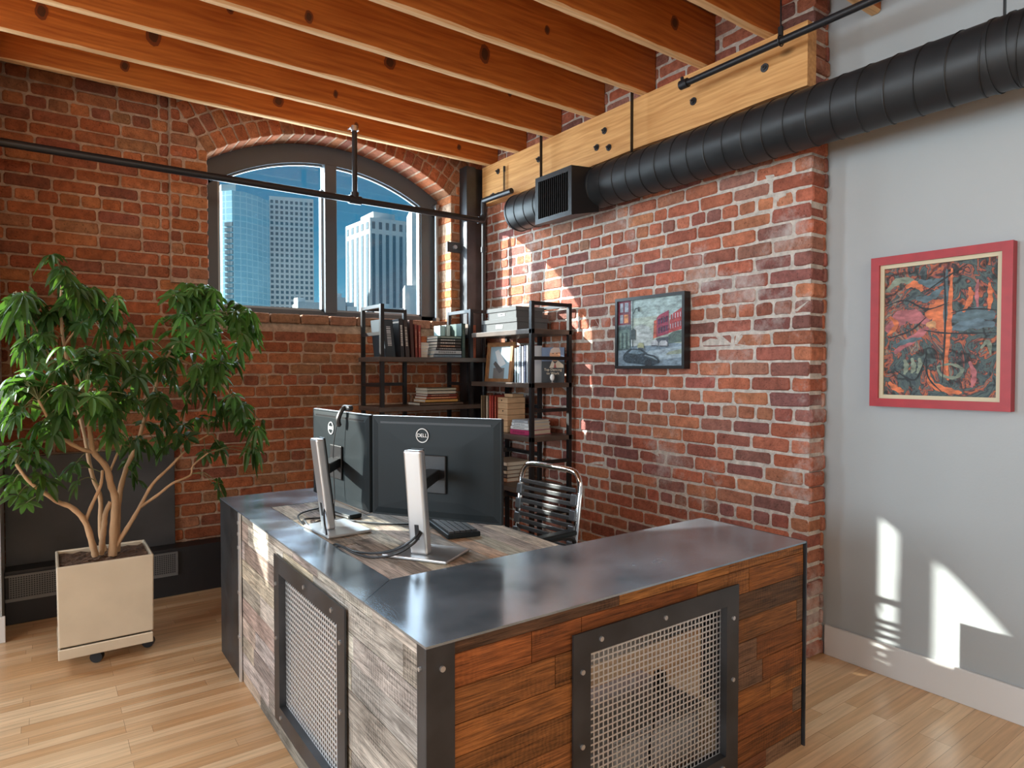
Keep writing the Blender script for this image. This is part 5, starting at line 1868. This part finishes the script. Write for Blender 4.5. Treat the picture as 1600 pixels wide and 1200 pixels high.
# warm centre, cool border (pigment placement of the painting)
sep = t.nodes.new('ShaderNodeSeparateXYZ'); t.links.new(ad.outputs[0], sep.inputs[0])
wv = t.nodes.new('ShaderNodeTexWave'); wv.inputs['Scale'].default_value = 4.5; wv.inputs['Distortion'].default_value = 14; wv.inputs['Detail'].default_value = 3; wv.inputs['Detail Scale'].default_value = 1.4
t.links.new(co.outputs['Object'], wv.inputs['Vector'])
lr = t.nodes.new('ShaderNodeMapRange')
for k_, v_ in (('From Min', .0), ('From Max', .16), ('To Min', .25), ('To Max', 1.0)):
    lr.inputs[k_].default_value = v_
t.links.new(wv.outputs['Fac'], lr.inputs['Value'])
vm = t.nodes.new('ShaderNodeVectorMath'); vm.operation = 'SCALE'
t.links.new(cr.outputs[0], vm.inputs[0]); t.links.new(lr.outputs[0], vm.inputs['Scale'])
t.links.new(vm.outputs[0], b.inputs['Base Color'])
MB().box((XA + .02, ay0 + l2, az0 + l2), (PX - .002, ay1 - l2, az1 - l2)).build('canvas', ma, art)
# a few broad painted strokes over the ground
mb = MB()
rnd = random.Random(8)
Wa, Ha = ay1 - ay0 - 2 * l2, az1 - az0 - 2 * l2
layk = 0
def stroke(pts, wd, col):
    global layk
    layk += 1
    pts = smooth_path([Vector((XA + .0195 - layk * .00006, ay1 - l2 - p[0] * Wa, az0 + l2 + p[1] * Ha)) for p in pts], 6)
    m_ = len(pts)
    vs = []
    for i, p in enumerate(pts):
        d = (pts[min(i + 1, m_ - 1)] - pts[max(i - 1, 0)]).normalized()
        nn = Vector((0, -d.z, d.y))
        w2 = wd * (0.25 + 0.75 * math.sin(math.pi * (i + .5) / m_)) * (1 + .25 * math.sin(i * 1.7))
        vs += [p + nn * w2, p - nn * w2]
    mb.add(vs, [(2 * i, 2 * i + 1, 2 * i + 3, 2 * i + 2) for i in range(m_ - 1)], col)
OR, PK, TE, DKc, GR, YL = (0.62, 0.16, 0.055), (0.40, 0.12, 0.13), (0.085, 0.14, 0.165), (0.012, 0.014, 0.017), (0.19, 0.23, 0.17), (0.66, 0.34, 0.15)
stroke([(.98, .58), (.8, .60), (.62, .57)], .030, TE)
stroke([(.98, .52), (.8, .53), (.6, .50)], .020, (0.10, 0.16, 0.2))
stroke([(.02, .50), (.2, .62), (.42, .56)], .030, PK)
stroke([(.40, .60), (.5, .66), (.58, .72)], .030, OR)
stroke([(.40, .53), (.52, .55), (.62, .50)], .022, YL)
stroke([(.45, .64), (.52, .58), (.58, .44)], .024, OR)
stroke([(.62, .95), (.61, .7), (.60, .5), (.58, .3), (.60, .12)], .010, OR)
stroke([(.575, .95), (.57, .7), (.565, .5)], .008, TE)
stroke([(.02, .82), (.15, .9), (.34, .86)], .014, GR)
stroke([(.2, .84), (.3, .86), (.36, .80)], .014, OR)
stroke([(.3, .75), (.42, .74), (.55, .82)], .014, TE)
stroke([(.32, .88), (.45, .85), (.55, .88)], .016, TE)
stroke([(.72, .62), (.78, .72), (.77, .80)], .010, OR)
stroke([(.84, .65), (.83, .75), (.84, .85)], .007, PK)
stroke([(.93, .62), (.94, .72), (.93, .82)], .009, OR)
stroke([(.1, .33), (.3, .45), (.42, .52)], .016, PK)
stroke([(.08, .38), (.22, .42), (.36, .44)], .010, TE)
stroke([(.42, .20), (.46, .09), (.62, .04), (.72, .03)], .013, OR)
stroke([(.78, .26), (.82, .16), (.80, .07)], .010, PK)
stroke([(.5, .22), (.62, .24), (.72, .2), (.66, .14), (.54, .16), (.5, .22)], .007, GR)
stroke([(.2, .28), (.22, .22), (.2, .16)], .010, GR)
stroke([(.27, .29), (.29, .22), (.27, .17)], .010, GR)
stroke([(.34, .29), (.35, .22), (.32, .17)], .010, GR)
stroke([(.05, .1), (.12, .05), (.2, .03)], .012, OR)
stroke([(.05, .62), (.12, .55), (.03, .47)], .010, OR)
stroke([(.87, .35), (.93, .4), (.95, .3)], .008, GR)
for pts in ([(.0, .70), (.2, .74), (.4, .66), (.6, .70)], [(.55, .95), (.57, .6), (.55, .1)], [(.38, .5), (.6, .47), (1, .46)], [(.05, .45), (.25, .5), (.4, .6)], [(.4, .35), (.42, .15), (.55, .03)], [(.62, .62), (.8, .64), (1, .62)], [(.4, .8), (.6, .9), (.75, .97)], [(.1, .2), (.3, .12), (.4, .3)]):
    stroke(pts, .0035, DKc)
mb.build('brush_strokes', M_OIL, art)

# ---------------------------------------------------------------- potted umbrella plant
pl_ = thing('planter', 'square cream glazed planter on a wheeled tray by the radiator', 'planter', (0.23, 3.76, 0))
def taper_box(x0, x1, y0, y1, z0, z1, g, t_=0.012, zin=0.05):
    mb = MB()
    o0 = [(x0 + g, y0 + g, z0), (x1 - g, y0 + g, z0), (x1 - g, y1 - g, z0), (x0 + g, y1 - g, z0)]
    o1 = [(x0, y0, z1), (x1, y0, z1), (x1, y1, z1), (x0, y1, z1)]
    i1 = [(x0 + t_, y0 + t_, z1), (x1 - t_, y0 + t_, z1), (x1 - t_, y1 - t_, z1), (x0 + t_, y1 - t_, z1)]
    i0 = [(x0 + t_, y0 + t_, z1 - zin), (x1 - t_, y0 + t_, z1 - zin), (x1 - t_, y1 - t_, z1 - zin), (x0 + t_, y1 - t_, z1 - zin)]
    fs = [(3, 2, 1, 0), (12, 13, 14, 15)]
    for k in range(4):
        k2 = (k + 1) % 4
        fs += [(k, k2, 4 + k2, 4 + k), (4 + k, 4 + k2, 8 + k2, 8 + k), (8 + k, 8 + k2, 12 + k2, 12 + k)]
    mb.add(o0 + o1 + i1 + i0, fs)
    return mb
M_GLAZE = mat('cream_glaze', (0.64, 0.55, 0.42), 0.2, noise=.06, nscale=6, coat=.4, bump=.05, bscale=20)
PX0, PX1, PY0, PY1 = 0.035, 0.425, 3.585, 3.925
taper_box(PX0, PX1, PY0, PY1, 0.118, 0.492, 0.004).build('pot', M_GLAZE, pl_, recalc=True, bevel=.006, segs=3)
taper_box(PX0 + .002, PX1 - .006, PY0 + .002, PY1, 0.062, 0.112, 0.0, .01, .03).build('tray', M_GLAZE, pl_, recalc=True, bevel=.004)
for (x_, y_) in ((.19, 3.65), (.41, 3.70), (.09, 3.86), (.33, 3.88)):
    c_ = MB().tube([(x_ - .006, y_ - .013, .0275), (x_ + .006, y_ + .013, .0275)], .027, 18).build('caster', M_BLACK, pl_, smooth=True)
    MB().box((x_ - .008, y_ - .008, .05), (x_ + .008, y_ + .008, .064)).build('caster_mount', M_SILVER, c_)
mb = MB()
nn_ = 16
for i in range(nn_):
    for j in range(nn_):
        pass
rnd = random.Random(2)
g = {}
for i in range(nn_ + 1):
    for j in range(nn_ + 1):
        g[i, j] = len(mb.v)
        mb.v.append(Vector((PX0 + .014 + (PX1 - PX0 - .028) * i / nn_, PY0 + .014 + (PY1 - PY0 - .028) * j / nn_, .472 + rnd.uniform(-.006, .006))))
for i in range(nn_):
    for j in range(nn_):
        mb.face([g[i, j], g[i + 1, j], g[i + 1, j + 1], g[i, j + 1]])
mb.build('soil', mat('potting_soil', (0.10, 0.055, 0.032), .95, noise=.5, nscale=60, bump=1.0, bscale=80), pl_)

tree = thing('umbrella_plant', 'large umbrella plant with bare branching stems and drooping green leaves', 'plant', (0.23, 3.76, .47))
SOIL_Y = 3.74
stems = [
    ([(149, 868, 3.72), (144, 849, 3.70), (133, 815, 3.68), (112, 793, 3.66), (90, 784, 3.64), (67, 768, 3.60), (45, 752, 3.58), (25, 725, 3.58)], .016, .006),
    ([(133, 815, 3.68), (144, 788, 3.68), (157, 759, 3.68), (160, 735, 3.70)], .009, .006),
    ([(158, 866, 3.75), (160, 845, 3.74), (163, 820, 3.74), (165, 802, 3.73), (173, 784, 3.73)], .014, .011),
    ([(176, 868, 3.74), (178, 820, 3.73), (180, 780, 3.72), (173, 757, 3.71), (166, 730, 3.69), (146, 706, 3.66), (142, 685, 3.65), (139, 662, 3.63), (135, 625, 3.58)], .020, .008),
    ([(146, 706, 3.66), (126, 701, 3.64), (101, 687, 3.62), (88, 672, 3.60), (76, 655, 3.57), (60, 625, 3.55)], .010, .005),
    ([(146, 706, 3.66), (158, 700, 3.66), (168, 690, 3.68)], .006, .005),
    ([(183, 862, 3.78), (184, 800, 3.80), (189, 761, 3.83), (200, 725, 3.86), (214, 696, 3.88), (225, 658, 3.90), (245, 600, 3.88), (262, 555, 3.86), (300, 510, 3.80)], .015, .006),
    ([(180, 855, 3.74), (202, 820, 3.74), (218, 793, 3.75), (238, 757, 3.77), (265, 730, 3.80), (299, 696, 3.84), (325, 680, 3.86)], .012, .004),
    ([(218, 793, 3.75), (247, 773, 3.74), (270, 755, 3.74), (297, 743, 3.76), (302, 727, 3.78), (325, 708, 3.80)], .008, .004),
    ([(164, 862, 3.80), (157, 829, 3.84), (157, 779, 3.87), (146, 748, 3.90), (139, 719, 3.92), (133, 685, 3.94), (118, 620, 3.97), (100, 540, 4.0), (95, 480, 4.0), (98, 430, 3.98)], .012, .006),
    ([(171, 738, 3.70), (182, 712, 3.74), (190, 690, 3.78), (192, 640, 3.80), (190, 590, 3.82)], .006, .004),
    ([(262, 555, 3.86), (300, 570, 3.90), (345, 600, 3.92), (372, 635, 3.92)], .006, .003),
    ([(118, 620, 3.97), (80, 560, 4.02), (50, 500, 4.05), (25, 455, 4.06)], .006, .004),
    ([(100, 540, 4.0), (140, 490, 4.0), (175, 470, 4.0)], .005, .003),
]
node_pts = []
for pts, r0, r1 in stems:
    P3 = smooth_path([at_y(a, b_, c) for a, b_, c in pts], 5)
    rr = [r0 + (r1 - r0) * i / (len(P3) - 1) for i in range(len(P3))]
    rr = [q * (1 + .08 * math.sin(i * 1.9)) for i, q in enumerate(rr)]
    MB().tube(P3, rr, 9).build('stem', M_LEAF_STEM, tree, smooth=True)
    node_pts += P3[len(P3) // 3:]

blobs = [  # px, py, rx, ry, n, depth y
    (70, 478, 62, 26, 20, 4.02), (22, 478, 20, 26, 7, 4.0), (52, 535, 26, 42, 11, 4.0), (130, 480, 45, 34, 15, 3.98), (180, 505, 24, 40, 8, 3.98),
    (84, 398, 6, 8, 2, 3.97), (100, 425, 14, 14, 5, 3.97), (125, 450, 18, 14, 5, 3.96),
    (105, 560, 42, 22, 9, 3.55), (150, 570, 40, 26, 9, 3.56), (55, 590, 45, 28, 12, 3.52), (22, 640, 24, 34, 8, 3.5), (40, 700, 36, 32, 9, 3.52), (30, 765, 26, 26, 6, 3.54),
    (130, 620, 44, 34, 14, 3.45), (165, 650, 30, 36, 9, 3.48), (80, 650, 36, 30, 8, 3.5), (125, 740, 22, 18, 3, 3.55), (190, 600, 30, 36, 9, 3.62), (85, 740, 30, 16, 3, 3.55),
    (322, 478, 56, 36, 26, 3.72), (292, 455, 20, 16, 6, 3.74), (378, 495, 26, 26, 9, 3.70), (395, 520, 22, 18, 5, 3.70), (345, 520, 50, 26, 14, 3.76), (270, 510, 26, 30, 8, 3.85),
    (240, 560, 44, 40, 13, 3.9), (300, 575, 48, 36, 14, 3.9), (355, 580, 32, 26, 8, 3.9), (375, 640, 40, 24, 10, 3.92), (320, 640, 40, 30, 8, 3.93), (235, 640, 34, 36, 9, 3.88), (215, 700, 28, 28, 5, 3.86), (270, 680, 30, 24, 5, 3.9),
    (330, 700, 16, 12, 3, 3.84), (396, 700, 12, 16, 3, 3.85), (333, 755, 10, 16, 2, 3.8), (205, 745, 12, 14, 2, 3.84), (405, 670, 10, 12, 2, 3.9),
]
lf = MB()
tw = MB()
rnd = random.Random(17)


def leaf(mb, o, d, up, L, Wd, col, droop):
    d = d.normalized()
    side = d.cross(up).normalized()
    upn = side.cross(d).normalized()
    prof = [(0.0, .03), (.12, .12), (.30, .72), (.52, 1.0), (.76, .88), (.92, .50), (1.0, .04)]
    vs = []
    for s_, w_ in prof:
        c = o + d * (L * s_) - Vector((0, 0, 1)) * (droop * L * s_ * s_)
        h = upn * (-0.18 * Wd * w_)
        vs += [c + side * (Wd * w_ / 2) - h, c + h * 0.6, c - side * (Wd * w_ / 2) - h]
    fs = []
    for i in range(len(prof) - 1):
        a = 3 * i
        fs += [(a, a + 1, a + 4, a + 3), (a + 1, a + 2, a + 5, a + 4)]
    mb.add(vs, fs, col)


for (px_, py_, rx, ry, n_, dep) in blobs:
    dep = dep + .12 if dep < 3.6 else dep
    for _ in range(n_):
        a = rnd.uniform(0, 6.283)
        q = math.sqrt(rnd.random())
        c = at_y(px_ + rx * q * math.cos(a), py_ + ry * q * math.sin(a), dep + rnd.uniform(-.10, .10))
        near = min(node_pts, key=lambda p: (p - c).length)
        st = near + (c - near) * max(0, 1 - .30 / max((c - near).length, .01)) if (c - near).length > .30 else near
        mid = (st + c) / 2 + Vector((0, 0, .03))
        pth_ = smooth_path([st, mid, c], 3)
        tw.tube(pth_, [.0028 - .0012 * i / (len(pth_) - 1) for i in range(len(pth_))], 4, cap=False)
        out = (c - st)
        out = (out.normalized() if out.length > .01 else Vector((0, 0, 1))) * .5 + Vector((rnd.uniform(-.35, .35), rnd.uniform(-.5, .1), rnd.uniform(.1, .7)))
        out.normalize()
        e1 = out.orthogonal().normalized()
        e2 = out.cross(e1)
        nl_ = rnd.choice((6, 7, 7, 8))
        k0 = rnd.uniform(0, 6.28)
        g_ = rnd.uniform(.7, 1.25)
        yel = rnd.uniform(0, 1)
        if (py_ < 530 and 260 < px_ < 420) or (80 < px_ < 170 and 600 < py_ < 660): g_ *= 1.35  # lighter green paints sunlight onto these leaf clusters
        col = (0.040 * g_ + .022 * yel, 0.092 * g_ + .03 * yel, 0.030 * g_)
        S_ = rnd.uniform(.06, .088)
        dr = rnd.uniform(.3, 1.15)
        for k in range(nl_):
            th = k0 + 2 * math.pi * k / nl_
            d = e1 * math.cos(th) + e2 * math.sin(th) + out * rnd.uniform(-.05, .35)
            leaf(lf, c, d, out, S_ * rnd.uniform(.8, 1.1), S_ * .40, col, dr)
tw.build('twigs', mat('green_twig', (0.16, 0.17, 0.07), .6), tree)['kind'] = 'stuff'
mlf = mat('leaf_green', attr=True, rough=0.42, noise=.15, nscale=20, spec=.4)
t = mlf.node_tree
b = t.nodes['Principled BSDF']
tl = t.nodes.new('ShaderNodeBsdfTranslucent')
lk = [l for l in t.links if l.to_socket == b.inputs['Base Color']][0].from_socket
sc2 = t.nodes.new('ShaderNodeVectorMath'); sc2.operation = 'MULTIPLY'; sc2.inputs[1].default_value = (2.2, 2.4, 1.0)
t.links.new(lk, sc2.inputs[0]); t.links.new(sc2.outputs[0], tl.inputs[0])
mx = t.nodes.new('ShaderNodeMixShader'); mx.inputs[0].default_value = 0.35
t.links.new(b.outputs[0], mx.inputs[1]); t.links.new(tl.outputs[0], mx.inputs[2])
t.links.new(mx.outputs[0], t.nodes['Material Output'].inputs[0])
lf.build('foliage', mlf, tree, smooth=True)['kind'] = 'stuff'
